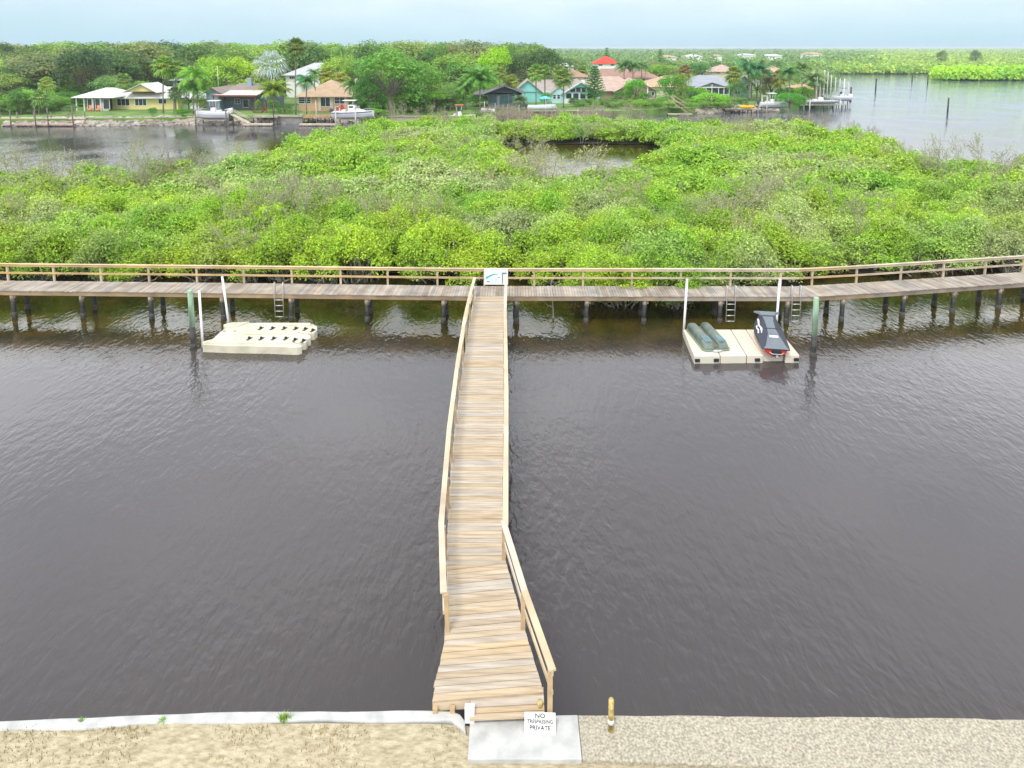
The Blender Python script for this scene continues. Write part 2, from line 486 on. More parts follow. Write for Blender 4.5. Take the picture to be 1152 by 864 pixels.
b = MB(); b.prism([(x,y-.05) for x,y in front] + [(x,y-.16) for x,y in inner[::-1]], -.6, 1.12); b.build('wall_face', M_CONC_T, cap, cap.location)
rw = edge_line([(1.27,11.56),(4.5,11.53),(8.0,11.50),(9.8,11.46),(32,11.0)], .3, .012, 4)
rwall = empty('seawall', (6,11.4,0), 'rough tan concrete seawall along the bottom of the photo right of the pier', 'seawall')
b = MB(); b.prism(rw + [(32,9.6),(1.27,10.72)], 1.05, 1.285); b.build('cap', M_CONC_T, rwall, rwall.location, bevel=.02)
b = MB(); b.prism([(x,y-.06) for x,y in rw] + [(32,10.6),(1.27,10.9)], -.6, 1.05); b.build('wall_face', M_CONC_T, rwall, rwall.location)
lp = empty('landing_pad', (.3,10.8,1.2), 'smooth white concrete landing at the foot of the pier', 'landing')
b = MB(); b.prism([(-.80,11.50),(1.262,11.55),(1.262,10.72),(-.80,10.72)], 1.05, 1.292); b.build('slab', M_CONC_W, lp, lp.location, bevel=.015)
b = MB(); b.prism([(-.78,11.42),(1.25,11.47),(1.25,11.0),(-.78,11.0)], -.6, 1.05); b.build('wall_face', M_CONC_T, lp, lp.location)
def ground_sheet():
    bb = MB(); nx, ny = 90, 30; x0, x1, y1, y0 = -32., 32., 11.40, 7.5
    vs = []; fs = []
    r = random.Random(3)
    for j in range(ny+1):
        for i in range(nx+1):
            x = x0+(x1-x0)*i/nx; y = y0+(y1-y0)*j/ny
            if x < -9.75: y -= (-9.75-x)*.0234*j/ny
            vs.append((x, y, 1.262 + r.uniform(-.012,.014) if x < -.9 else 1.20))
    for j in range(ny):
        for i in range(nx):
            a = j*(nx+1)+i; fs.append((a, a+1, a+nx+2, a+nx+1))
    bb.add(vs, fs, True)
    return bb
g = ground_sheet()
g.add([(-300,-250,1.19),(300,-250,1.19),(300,8.2,1.19),(-300,8.2,1.19)], [(0,1,2,3)])
tag(g.build('ground', M_SAND), 'sandy tan ground behind the seawall', 'ground', kind='structure')

def tuft(x, y, n, hgt, seed, label):
    r = np.random.default_rng(seed); q = []
    for i in range(n):
        a = r.uniform(0, 6.28); bx, by = x + r.normal(0,.012+n*.0005), y + r.normal(0,.01+n*.0003)
        h = hgt*r.uniform(.5,1); lean = h*r.uniform(.2,.7); wd = .007
        px, py = -math.sin(a)*wd, math.cos(a)*wd
        mx_, my_ = bx+math.cos(a)*lean*.4, by+math.sin(a)*lean*.4
        tx, ty = bx+math.cos(a)*lean, by+math.sin(a)*lean
        q.append([(bx-px,by-py,1.27),(bx+px,by+py,1.27),(mx_+px,my_+py,1.27+h*.6),(mx_-px,my_-py,1.27+h*.6)])
        q.append([(mx_-px,my_-py,1.27+h*.6),(mx_+px,my_+py,1.27+h*.6),(tx+px*.2,ty+py*.2,1.27+h),(tx-px*.2,ty-py*.2,1.27+h)])
    o = link('grass_tuft', quads_mesh('grass_tuft', np.array(q), M_LEAF), color=(.16,.26,.05))
    return tag(o, label, 'grass tuft')
tx, ty = at(320, 810, 1.27); tuft(tx, ty, 80, .17, 5, 'green grass tuft on the sandy edge of the white seawall, the biggest one')
tx, ty = at(183, 812, 1.27); tuft(tx, ty, 40, .10, 6, 'small thin grass tuft on the white seawall edge left of the big tuft')
tx, ty = at(92, 812, 1.27); tuft(tx, ty, 30, .09, 8, 'tiny weed sprout on the white seawall edge, nearest the left border')

# small posts and sign at the landing
def marker_post(px, pytop, pybase, label, band):
    x, y = at(px, pybase, 1.285); zt = Z(pytop, y)
    o = empty('marker_post', (x, y, 1.285), label, 'post')
    b = MB(); b.tube([(0,0,-.05),(0,0,zt-1.285-.04),(0,0,zt-1.285-.01),(0,0,zt-1.285)], [.052,.052,.045,.02], 12); b.build('shaft', mat('mossy_post', (.30,.26,.06), .85, .45, 9, c2=(.52,.40,.16)), o)
    if band:
        b = MB(); b.tube([(0,0,.16),(0,0,.25)], .0545, 12); b.build('white_band', M_WHITE, o)
    return o
marker_post(687, 786, 822, 'short round mossy post with a white band at the seawall edge right of the pier', True)
marker_post(607.5, 788, 803, 'short mossy round post just behind the no trespassing sign', False)
x, y = at(528.5, 811, 1.28)
o = empty('white_post', (x, y, 1.28), 'squat square white post at the left corner of the white landing', 'post')
b = MB(); zt = Z(794, y); b.box(0,0,(zt-1.28)/2,.185,.12,zt-1.28); b.build('shaft', M_WHITE, o, bevel=.012)

def text_obj(body, size, loc, rot, m, parent=None, align='CENTER', ext=.003, sx=1.0):
    cu = bpy.data.curves.new('lettering', 'FONT'); cu.body = body; cu.size = size; cu.align_x = align
    cu.extrude = ext; cu.space_character = 1.02; cu.offset = size*.016
    t = bpy.data.objects.new('lettering', cu); col.objects.link(t)
    t.location = loc; t.rotation_euler = rot; t.scale = (sx, 1, 1)
    bpy.context.view_layer.update()
    dg = bpy.context.evaluated_depsgraph_get()
    me = bpy.data.meshes.new_from_object(t.evaluated_get(dg)); me.materials.clear(); me.materials.append(m)
    mo = bpy.data.objects.new('lettering', me); col.objects.link(mo)
    mo.location = loc; mo.rotation_euler = rot; mo.scale = (sx, 1, 1)
    if parent is not None: mo.parent = parent
    bpy.data.objects.remove(t)
    return mo
sx0, sy0 = at(607.5, 826, 1.29)
sg = empty('warning_sign', (sx0, sy0, 1.29), 'small white sign reading NO TRESPASSING PRIVATE at the foot of the pier', 'sign', rz=R(-2))
b = MB(); T = Matrix.Rotation(R(-25), 4, 'X')
b.box(0, 0, .165, .58, .012, .35, T); b.build('panel', M_WHITE, sg, bevel=.004)
b = MB(); b.beam((0,.075,-.05),(0,.17,.22),.05,.05); b.build('stake', M_POST, sg)
for body, zz, s, k in (('NO', .255, .10, 1.2), ('TRESPASSING', .170, .085, .93), ('PRIVATE', .068, .10, 1.05)):
    p = T @ Vector((.0, -.0075, zz)); t = text_obj(body, s, p, (R(90-25),0,0), M_SIGN_TXT, sg, sx=k)

# ------------------------------------------------------------------ main boardwalk
FR = [(-60,35.6),(-40,34.75),(-26.6,34.16),(-17.7,33.90),(-6.6,33.52),(-2.0,33.36),(7.4,33.33),(15.2,33.30),(18.5,33.78),(27.5,35.37),(45,38.5),(60,41.2)]
WD, DZ = 1.46, 1.50
def poly_at(P, s):
    for (a, b_) in zip(P, P[1:]):
        d = math.dist(a, b_)
        if s <= d: return (a[0]+(b_[0]-a[0])*s/d, a[1]+(b_[1]-a[1])*s/d), ((b_[0]-a[0])/d, (b_[1]-a[1])/d)
        s -= d
    return None, None
def off_line(P, o):
    r = []
    for i, p in enumerate(P):
        a = P[max(0,i-1)]; b_ = P[min(len(P)-1,i+1)]; d = math.dist(a,b_)
        r.append((p[0]-(b_[1]-a[1])/d*o, p[1]+(b_[0]-a[0])/d*o))
    return r
BACK = off_line(FR, WD)
def y_on(P, x): return float(np.interp(x, [p[0] for p in P], [p[1] for p in P]))
bw = empty('boardwalk', (0,34,0), 'long weathered boardwalk on dark pilings running across the water in front of the mangroves', 'boardwalk')
OFF = bw.location
deck = MB(); s = 0; r = random.Random(11); tot = sum(math.dist(a,b_) for a,b_ in zip(FR,FR[1:]))
while s < tot - .2:
    wp = .140
    p, d = poly_at(FR, s); q, e = poly_at(FR, s+wp-.012)
    if q is None: break
    nx, ny = -(e[1]+d[1])/2, (e[0]+d[0])/2
    if p[0] > 15.3: nx -= .06
    j0, j1 = r.uniform(-.02,.02), r.uniform(-.02,.02); z = DZ + r.uniform(-.004,.004)
    f0 = (p[0]-nx*(.03+j0), p[1]-ny*(.03+j0)); f1 = (q[0]-nx*(.03+j0), q[1]-ny*(.03+j0))
    b0 = (q[0]+nx*(WD+.02+j1), q[1]+ny*(WD+.02+j1)); b1 = (p[0]+nx*(WD+.02+j1), p[1]+ny*(WD+.02+j1))
    deck.prism([f0,f1,b0,b1], z-.038, z)
    s += wp
deck.build('deck', M_WOOD_OLD, bw, OFF, fix=False)
for P, sg_ in ((off_line(FR,.03),0),(off_line(FR,WD-.03),1)):
    b = MB()
    for a, c in zip(P, P[1:]): b.beam((a[0],a[1],DZ-.15),(c[0],c[1],DZ-.15),.05,.215)
    b.build('rim_joist', M_WOOD_RIM, bw, OFF)
RL = off_line(FR, WD+.02)
b = MB(); b2 = MB(); b3 = MB()
for a, c in zip(RL, RL[1:]):
    b.beam((a[0],a[1],DZ+.945),(c[0],c[1],DZ+.945),.14,.038)
    b2.beam((a[0],a[1]-.028,DZ+.86),(c[0],c[1]-.028,DZ+.86),.038,.10)
    b3.beam((a[0],a[1]-.028,DZ+.45),(c[0],c[1]-.028,DZ+.45),.038,.10)
b.build('rail_cap', M_RAIL_CAP, bw, OFF); b2.build('top_rail', M_RAIL_OLD, bw, OFF); b3.build('mid_rail', M_RAIL_OLD, bw, OFF)
for px in [-98,-46,8,60,113,167,221,274,328,383,436,492,545,601,656,711,766,822,878.5,914,964,1014,1062,1109,1152,1196,1240]:
    x = X(px, 35.0, 1.9)
    for _ in range(3): y = y_on(RL, x); x = X(px, y, 1.9)
    b = MB(); b.box(x, y+.045, DZ+.40, .095, .095, 1.05); b.build('rail_post', M_RAIL_OLD, bw, OFF)
PX = [(-250),(-165),(-80),2,83,163,246,325,412,499,581,660,725,810,885,950,1026,1091,1152,1215,1280]
for px in PX:
    x = X(px, 33.4, .1); r = random.Random(int(px))
    for line, inset, back in ((FR, .14, 0),(BACK, -.16, 1)):
        xx = x + (0.0 if not back else r.uniform(-.1,.1)); y = y_on(line, xx) + inset
        if back and px > 900: xx = x - .25
        lean = r.uniform(-.04,.04)
        b = MB(); b.tube([(xx+lean,y,-1.2),(xx+lean*.4,y,.3),(xx,y,DZ-.26)], [.118,.115,.11], 12)
        pl = b.build('piling', M_PILE, bw, OFF)
        if not back:
            b = MB(); b.tube([(xx,y,DZ-.52-r.uniform(0,.12)),(xx,y,DZ-.25)], .119, 12); b.build('bare_wood_collar', M_PILE_CAP, pl, OFF)
        b = MB(); b.tube([(xx+lean*.6,y,-.15),(xx+lean*.6,y,.18),(xx+lean*.5,y,.30)], [.136,.134,.122], 12); b.build('barnacle_band', M_BARN, pl, OFF)
    yb = y_on(FR, x); b = MB(); b.beam((x+.15,yb+.08,DZ-.34),(x+.15,y_on(BACK,x)-.05,DZ-.34),.05,.2); b.build('cross_beam', M_WOOD_RIM, bw, OFF)

# map board on the rail
x0 = X(544.5, 34.7, 2.0); x1 = X(571.5, 34.7, 2.0); yb = y_on(RL, -.8) - .09
zt, zb = Z(302, yb), Z(320, yb)
mb_ = empty('map_board', ((x0+x1)/2, yb, zb), 'white notice board with a teal map print fixed to the boardwalk rail facing the pier', 'board')
W_, H_ = x1-x0, zt-zb
b = MB(); b.box(0,0,H_/2,W_,.03,H_); b.build('panel', M_WHITE, mb_)
b = MB()
for a in (-1,1): b.box(a*(W_/2-.02),-.02,H_/2,.04,.02,H_)
for a in (.02,H_-.02): b.box(0,-.02,a,W_-.082,.018,.04)
b.build('frame', mat('pale_frame', (.70,.73,.66), .6, .05), mb_)
b = MB(); top = []; bot = []
for i in range(13):
    t = i/12; ax = -W_*.42 + t*W_*.50; az = H_*.40 + H_*.25*math.sin(t*1.75)
    th = H_*(.055*(1-t)+.018)
    top.append((ax, az+th)); bot.append((ax, az-th))
b.xprism(top + bot[::-1], -.021, -.016); b.build('printed_river', M_TEAL_P, mb_)
b = MB(); b.xprism([(-W_*.30,H_*.12),(-W_*.10,H_*.08),(W_*.08,H_*.14),(W_*.05,H_*.40),(-W_*.06,H_*.46),(-W_*.26,H_*.34)], -.0188, -.016); b.build('printed_land', mat('pale_print', (.60,.70,.72), .6, .1, 6), mb_)
b = MB(); b.box(W_*.34,-.0185,H_*.70,W_*.20,.005,H_*.10); b.box(W_*.27,-.0185,H_*.36,W_*.05,.005,H_*.62); b.box(W_*.12,-.0185,H_*.44,W_*.10,.005,H_*.05); b.box(-W_*.33,-.0185,H_*.18,W_*.12,.005,H_*.07)
b.build('printed_legend', M_GREY_P, mb_)

# ladders hooked over the front edge
def ladder(px, pytop, pybot, label):
    y = y_on(FR, X(px,33.3,1.2)) - .13; x = X(px, y, 1.3); zt = Z(pytop, y+.1); zb = Z(pybot, y)
    o = empty('ladder', (x, y, zb), label, 'ladder', 'dock ladders on the boardwalk')
    for sgn in (-1,1):
        b = MB(); h = zt-zb; xx = sgn*.22
        pts = [(xx,0,0),(xx,0,h-.12),(xx,.03,h-.03),(xx,.10,h),(xx,.18,h-.03),(xx,.22,h-.12),(xx,.22,DZ-zb+.01)]
        b.tube(pts, .024, 8); b.build('rail', M_ALU, o)
    k = 4
    for i in range(k):
        b = MB(); b.tube([(-.22,0,.03+i*.30),(.22,0,.03+i*.30)], .022, 8); b.build('rung', M_ALU, o)
ladder(313.5, 317.5, 357, 'aluminium ladder behind the cream float on the left')
ladder(822.5, 321, 362, 'aluminium ladder behind the pale float, the left of the two there')
ladder(896, 321, 362, 'aluminium ladder beside the right green-topped piling')

# tall free standing piles and guide poles
def green_pile(bx, by, pxt, pyt, pysplit, label):
    zt = Z(pyt, by); zs = Z(pysplit, by); xt = X(pxt, by, zt)
    o = empty('mooring_piling', (bx, by, 0), label, 'piling', 'green-topped mooring pilings')
    dx = xt-bx
    b = MB(); b.tube([(-dx*.2,0,-1),(dx*zs/zt,0,zs)], [.13,.125], 14); b.build('black_sleeve', M_PILE, o)
    b = MB(); b.tube([(dx*zs/zt,0,zs-.03),(dx*.98,0,zt-.03),(dx,0,zt)], [.128,.118,.10], 14); b.build('green_shaft', M_GREEN_PILE, o)
    b = MB(); b.tube([(-dx*.02,0,-.12),(0,0,.16),(0,0,.26)], [.158,.155,.132], 14); b.build('barnacle_band', M_BARN, o)
green_pile(-14.97, 30.51, 213.8, 326.5, 367, 'tall green-topped piling at the left corner of the cream float')
green_pile(13.76, 29.6, 918.5, 334.5, 376.5, 'tall green-topped piling right of the pale float')
def white_pole(bx, by, pxt, pyt, label):
    zt = Z(pyt, by); xt = X(pxt, by, zt)
    o = empty('guide_pole', (bx, by, 0), label, 'pole', 'white guide poles of the floats')
    b = MB(); b.tube([(0,0,-.9),(xt-bx,0,zt-.05)], .056, 12); b.build('pipe', M_WHITE_PIPE, o)
    b = MB(); b.tube([(xt-bx,0,zt-.06),(xt-bx,0,zt-.015),(xt-bx,0,zt)], [.062,.062,.03], 12); b.build('end_cap', M_WHITE_PIPE, o)
white_pole(-14.60, 30.66, 224, 327, 'white guide pole at the near left corner of the cream float')
white_pole(-14.25, 33.02, 250, 311, 'white guide pole behind the cream float on the left')
white_pole(8.42, 32.05, 773, 314, 'white guide pole at the back left corner of the pale float')
white_pole(12.95, 32.05, 877.5, 314, 'white guide pole behind the covered jet ski')

# ------------------------------------------------------------------ cream drive-on float (left)
def P7(zx, zy, z=.38):    # measured in an enlargement of the float
    return at(220 + zx/7.945, 350 + zy/7.945, z)
fl = empty('drive_on_float', (-12,31.3,0), 'cream plastic drive-on float with dark rollers and scalloped fingers', 'float')
body = [P7(60,262),(P7(150,248)[0],P7(150,248)[1]),P7(262,150),P7(248,118),P7(330,98),P7(475,92),P7(492,104),P7(900,104)]
fing = [P7(1050,112),P7(1086,135),P7(1088,165),P7(1062,190),P7(985,196),P7(925,182),P7(890,178),
        P7(925,196),P7(1000,205),P7(1030,218),P7(1028,236),P7(995,246),P7(930,232),P7(905,236),P7(985,250),P7(1000,262),P7(985,275),P7(940,282),
        P7(870,270),P7(850,276),P7(935,298),P7(950,305),P7(950,312),P7(905,322)]
near = [P7(700,318),P7(500,312),P7(300,306),P7(240,296),P7(70,288)]
ol = body + fing
ol2 = ol + [P7(650,300),P7(300,292),P7(62,288)]
b = MB(); b.prism([P7(60,270)] + body[1:] + fing + [P7(650,312),P7(300,306),P7(62,296)], -.12, .38)
b.build('float_body', M_DOCK, fl, fl.location, bevel=.035)
b = MB()       # raised rear step, near-side bumper ridge and rounded hull ridges
b.prism([P7(75,266,.44),P7(280,266,.44),P7(285,276,.44),P7(70,278,.44)], .36, .44)
b.prism([P7(262,112,.46),P7(330,96,.46),P7(470,94,.46),P7(380,128,.46),P7(270,140,.46)], .36, .45)
b.build('raised_step', M_DOCK, fl, fl.location, bevel=.03)
b = MB()
for za, zb_, x0_, x1_ in ((118,104,520,1040),(196,184,420,900),(282,272,300,880)):
    p = P7(x0_, za, .42); q = P7(x1_, za, .42)
    b.tube([(p[0],p[1],.37),(p[0]+.12,p[1],.41),(q[0]-.12,q[1],.41),(q[0],q[1],.37)], [.03,.09,.09,.03], 8)
b.build('hull_ridge', M_DOCK, fl, fl.location)
for zx, zy in [(583,153),(687,153),(792,153),(895,155),(980,160),(1047,172),(480,244),(588,244),(697,244),(806,244),(888,255),(963,264)]:
    p = P7(zx, zy, .40)
    b = MB(); b.prism([(p[0]-.13,p[1]-.16),(p[0]+.02,p[1]-.20),(p[0]+.13,p[1]+.10),(p[0]+.06,p[1]+.20),(p[0]-.02,p[1]+.14)], .375, .388)
    w1 = b.build('roller_well', mat('dark_well', (.10,.085,.06), .8, .3, 6), fl, fl.location)
    b = MB(); b.tube([(p[0]-.055,p[1],.41),(p[0]-.02,p[1],.44),(p[0]+.02,p[1],.44),(p[0]+.055,p[1],.41)], [.03,.062,.062,.03], 10); b.build('roller', M_BLACK, w1, fl.location)
for zx, zy in [(258,180),(352,180)]:
    p = P7(zx, zy, .38); b = MB(); b.box(p[0],p[1],.385,.12,.09,.02); b.build('anchor_socket', mat('brown_stain', (.25,.19,.10), .8, .3, 6), fl, fl.location)
for zx in (192, 724, 772):
    p = P7(zx, 306, .3); b = MB(); b.box(p[0],p[1]-.02,.12,.16 if zx != 724 else .07,.06,.34); b.build('coupler', M_BLACK if zx == 724 else mat('dull_coupler', (.16,.15,.12), .7, .2, 4), fl, fl.location, bevel=.01)

# ------------------------------------------------------------------ pale float (right) with upturned boat and jet ski
f2 = empty('jet_ski_float', (10.5,30.4,0), 'pale worn plastic float carrying the grey-green boat and the covered jet ski', 'float')
q0, q1, q2, q3 = at(768.5,370.5,.36), at(876,370.5,.36), at(899.5,399.5,.36), at(781,400.5,.36)
def bil(u, v): # u left-right, v back-front
    return (q0[0]*(1-u)*(1-v)+q1[0]*u*(1-v)+q2[0]*u*v+q3[0]*(1-u)*v, q0[1]*(1-u)*(1-v)+q1[1]*u*(1-v)+q2[1]*u*v+q3[1]*(1-u)*v)
for (u0,u1) in ((0,.245),(.252,.495),(.502,.655),(.660,.86),(.866,1)):
    e = .94 if (u0 == .660) else 1.0
    b = MB(); b.prism([bil(u0,0),bil(u1,0),bil(u1,e),bil(u0,e)], -.1, .36); b.build('float_section', M_DOCK_PALE, f2, f2.location, bevel=.03)
for u in (.03,.21,.60,.97):
    p = bil(u, 1.0); b = MB(); b.box(p[0],p[1]-.01,.16,.22,.10,.14); b.build('coupler', M_BLACK, f2, f2.location, bevel=.01)

# upturned twin-hulled boat
A_ = at(784.5, 369, .42); B_ = at(806.5, 393.5, .42)
ang = math.atan2(A_[1]-B_[1], A_[0]-B_[0]); LL = math.dist(A_, B_)
tb = empty('upturned_boat', (B_[0], B_[1], .36), 'upturned grey-green plastic boat with twin hulls and pale blue patches', 'boat', rz=ang)
def hull_tub(yc):
    secs = []
    for t, wd, ht in ((0,.21,.10),(.03,.245,.26),(.12,.25,.36),(.5,.25,.38),(.9,.24,.38),(.97,.22,.34),(1,.18,.24)):
        x = t*LL; s_ = []
        for yy, zz in ((-1.0,0.06),(-1.0,.35),(-.88,.72),(-.55,.97),(-.2,1.0),(.2,1.0),(.55,.97),(.88,.72),(1.0,.35),(1.0,.06)):
            s_.append((x, yc+yy*wd, zz*ht+.04))
        secs.append(s_)
    return secs
for yc in (-.33,.33):
    b = MB(); b.loft(hull_tub(yc), smooth=False); h = b.build('hull', M_TUB, tb, bevel=.02)
    b = MB()
    for dy in (-.11,0,.11): b.box(LL*.17, yc+dy, .418, .62, .055, .012)
    b.build('blue_strake', M_TUB_BLUE, h)
b = MB(); b.box(LL*.5,0,.13,LL*.92,.2,.12); b.build('bridge_deck', mat('brown_green_plastic', (.15,.15,.11), .6, .3, 3), tb)
b = MB(); b.prism([(-.06,-.55),(-.06,.55),(.10,.66),(LL*.96,.62),(LL,.5),(LL,-.5),(LL*.96,-.62),(.10,-.66)], .02, .075); b.build('gunwale', mat('dull_green_rim', (.21,.26,.19), .5, .15, 3), tb, bevel=.015)
b = MB(); b.tube([(-.07,-.2,.05),(-.13,-.1,.06),(-.13,.1,.06),(-.07,.2,.05)], .045, 8); b.build('grab_handle', M_ALU, tb)

# covered jet ski
NA = at(858, 364, .9); ST = at(873, 398, .75)
ang = math.atan2(NA[1]-ST[1], NA[0]-ST[0])
c0 = (at(872.5, 400.5, .36)); jl = 3.05
js = empty('jet_ski', (c0[0], c0[1]-.02, .30), 'jet ski under a dark grey cover with a red stern on the pale float', 'jet ski', rz=ang)
def hsec(x, wb, wt, zb, zt):
    return [(x,-wb*.35,zb),(x,-wb,zb+(zt-zb)*.45),(x,-wt,zt),(x,wt,zt),(x,wb,zb+(zt-zb)*.45),(x,wb*.35,zb)]
b = MB(); b.loft([hsec(-.05,.40,.50,.05,.42),hsec(.1,.46,.56,.02,.44),hsec(1.4,.50,.58,.0,.46),hsec(2.3,.40,.46,.10,.54),hsec(2.85,.18,.24,.28,.62),hsec(jl,.05,.08,.42,.64)], smooth=False)
b.build('hull', M_RED, js, bevel=.02)
def csec(x, wb, wt, zb, zt, ridge=0):
    return [(x,-wb,zb),(x,-wb*1.0,zb+(zt-zb)*.35),(x,-wt,zt-.03),(x,-wt*.8,zt),(x,wt*.8,zt),(x,wt,zt-.03),(x,wb,zb+(zt-zb)*.35),(x,wb,zb)]
side = MB(); side.loft([csec(-.08,.58,.56,.38,.44),csec(.05,.60,.50,.36,.52),csec(.75,.62,.30,.36,.80),csec(1.15,.63,.26,.36,.86),csec(1.75,.63,.30,.36,1.02),csec(2.1,.58,.33,.40,1.16),csec(2.55,.42,.26,.48,1.04),csec(2.95,.2,.12,.56,.76)], smooth=False)
side.build('cover', M_GRAPH, js, bevel=.015)
top_ = MB()
def tp(x, wd, z): return [(x,-wd,z),(x,wd,z),(x,wd*.98,z+.012),(x,-wd*.98,z+.012)]
top_.loft([tp(-.09,.55,.43),tp(.05,.43,.525),tp(.75,.22,.805),tp(1.15,.19,.865)], smooth=False); top_.build('seat_panel', M_GRAPH_L, js)
top_ = MB(); top_.loft([tp(1.16,.19,.868),tp(1.75,.20,1.025),tp(2.0,.27,1.14)], smooth=False); top_.build('seat_panel', M_GRAPH_L, js)
# flared handlebar hood
b = MB()
b.loft([[(1.98,-.30,1.12),(1.98,.30,1.12),(1.98,.30,1.20),(1.98,-.30,1.20)],[(2.15,-.42,1.15),(2.15,.42,1.15),(2.15,.38,1.27),(2.15,-.38,1.27)],[(2.32,-.62,1.16),(2.32,.62,1.16),(2.32,.56,1.23),(2.32,-.56,1.23)],[(2.5,-.40,1.10),(2.5,.40,1.10),(2.5,.34,1.17),(2.5,-.34,1.17)]], smooth=False)
b.build('handlebar_hood', M_GRAPH_L, js, bevel=.015)
b = MB(); b.box(.52,0,.735,.12,.34,.012, Matrix.Rotation(0,4,'X')); 
bb = MB(); bb.loft([tp(.50,.19,.721),tp(.60,.19,.761)], smooth=False); bb.build('white_label', M_WHITE, js)
b = MB(); b.box(1.14,0,.885,.03,.5,.02); b.box(1.98,0,1.145,.03,.55,.03); b.build('cover_strap', M_BLACK, js)
# white script marks on the left flank of the cover
b = MB()
def flank(x, s_, o_=.035):     # a point on the left flank of the cover, s_ = 0 low .. 1 high
    wb = .63; zb_ = np.interp(x, [.75,1.15,1.75,2.1], [.514,.535,.591,.666]); wt = np.interp(x, [.75,1.15,1.75,2.1], [.30,.26,.30,.33]); zt_ = np.interp(x, [.75,1.15,1.75,2.1], [.77,.83,.99,1.13])
    return (x, wb+(wt-wb)*s_+o_*.6, zb_+(zt_-zb_)*s_+o_)
def mark(x0_, x1_, s0, hgt, sd):
    rr_ = random.Random(sd); n_ = 9; up = []; dn = []
    for i in range(n_+1):
        x_ = x0_+(x1_-x0_)*i/n_; c_ = s0 + .05*math.sin(i*1.1+sd); k_ = hgt*rr_.uniform(.45,1.1)
        up.append(flank(x_, c_+k_)); dn.append(flank(x_, c_-k_*.8))
    for i in range(n_):
        q = [up[i], up[i+1], dn[i+1], dn[i]]
        b.add(q + [(v[0], v[1]-.02, v[2]-.015) for v in q], [(0,1,2,3),(7,6,5,4),(0,4,5,1),(1,5,6,2),(2,6,7,3),(3,7,4,0)])
mark(2.0, 1.0, .60, .10, 1)
mark(1.70, 1.12, .28, .08, 2)
b.build('white_script', M_WHITE, js)
b = MB(); b.box(-.09,0,.27,.08,.42,.22); b.build('stern_plate', M_BLACK, js, bevel=.02)
b = MB(); b.tube([(-.10,0,.17),(-.26,0,.15)], [.10,.085], 14); jn = b.build('jet_nozzle', M_BLACK, js)
b = MB(); b.tube([(-.27,0,.15),(-.275,0,.15)], [.07,.055], 14); b.build('nozzle_ring', M_ALU, jn)
b = MB(); b.tube([(-.14,-.3,.30),(-.20,-.2,.24),(-.20,.2,.24),(-.14,.3,.30)], .018, 8); b.build('boarding_handle', M_ALU, js)

# ------------------------------------------------------------------ pier running to the camera
pr_ = empty('pier', (-1,22,0), 'pale wooden pier with two handrails leading straight to the boardwalk', 'pier')
PO = pr_.location
LE = [(33.38,-1.95),(26,-1.95),(21.5,-1.90),(19.3,-1.84),(17.2,-1.74),(15.05,-1.60)]
RE = [(33.38,-.34),(29.5,-.33),(25.9,-.28),(20,-.20),(15.05,-.16)]
def xe(T_, y): return float(np.interp(y, [p[0] for p in T_][::-1], [p[1] for p in T_][::-1]))
deck = MB(); r = random.Random(21); y = 33.28
while y > 15.2:
    j0, j1 = r.uniform(-.012,.012), r.uniform(-.012,.012); z = DZ + .006 + r.uniform(-.003,.004)
    y2 = y - .140
    deck.prism([(xe(LE,y)+j0,y),(xe(LE,y2)+j0,y2),(xe(RE,y2)+j1,y2),(xe(RE,y)+j1,y)], z-.038, z)
    y -= .150
nA = 23
LA = [(15.10,-1.60),(13.2,-1.44),(12.9,-1.44),(11.62,-1.56)]
for i in range(nA):
    t0, t1 = i/nA, (i+.93)/nA
    def Lp(t): yy = 15.10 - (15.10-11.62)*t; return (xe(LA, yy), yy)
    def Rp(t): yy = 15.20 + .12 - (15.32-11.80)*t; return (-.16 + (.62+.16)*t**1.05, yy)
    z = DZ + .004 + r.uniform(-.003,.004); j0, j1 = r.uniform(-.02,.02), r.uniform(-.01,.01)
    a, b_, c, d = Lp(t0), Lp(t1), Rp(t1), Rp(t0)
    deck.prism([(a[0]+j0,a[1]),(b_[0]+j0,b_[1]),(c[0]+j1,c[1]),(d[0]+j1,d[1])], z-.038, z)
deck.prism([(-1.60,15.19),(-1.60,15.115),(-.16,15.33),(-.16,15.19)], DZ-.036, DZ+.003)
deck.build('deck', M_WOOD_NEW, pr_, PO, fix=False)
b = MB()
for k_, (ya, yb_, yc_, yd_) in enumerate(((11.70,11.96,11.62,11.54),(11.532,11.612,11.50,11.43),(11.422,11.492,11.385,11.325))):
    b.prism([(-.80,ya),(.62,yb_),(.62,yc_),(-.80,yd_)], DZ-.075-k_*.012, DZ-.035-k_*.012)
b.build('lower_step', M_WOOD_NEW, pr_, PO, fix=False)
for T_, yy in ((LE,.02),(RE,-.02)):
    b = MB(); P = [(xe(T_, y)+yy*1.5, y) for y in (33.2,26,21.5,17.2,15.1)]
    for a, c in zip(P, P[1:]): b.beam((a[0],a[1],DZ-.14),(c[0],c[1],DZ-.14),.045,.19)
    b.build('side_joist', M_WOOD_RIM, pr_, PO)
b = MB()
for a, c in (((-1.56,15.1),(-1.42,13.0)),((-1.42,13.0),(-1.52,11.66)),((-.20,15.1),(.58,11.8)),((-1.52,11.66),(-.78,11.72)),((-.9,15),(-.5,11.75))): b.beam((*a,DZ-.14),(*c,DZ-.14),.045,.19)
b.build('ramp_joist', M_RAIL_PALE, pr_, PO)
LC = [(33.45,-1.90),(31,-1.99),(28.3,-2.04),(24,-2.02),(19.6,-1.93),(15.4,-1.74),(13.22,-1.47)]
RC = [(33.45,-.30),(29,-.31),(25.5,-.25),(21.8,-.19),(15.3,-.16)]
RC2 = [(15.45,-.22),(13.25,.27),(11.36,.76)]
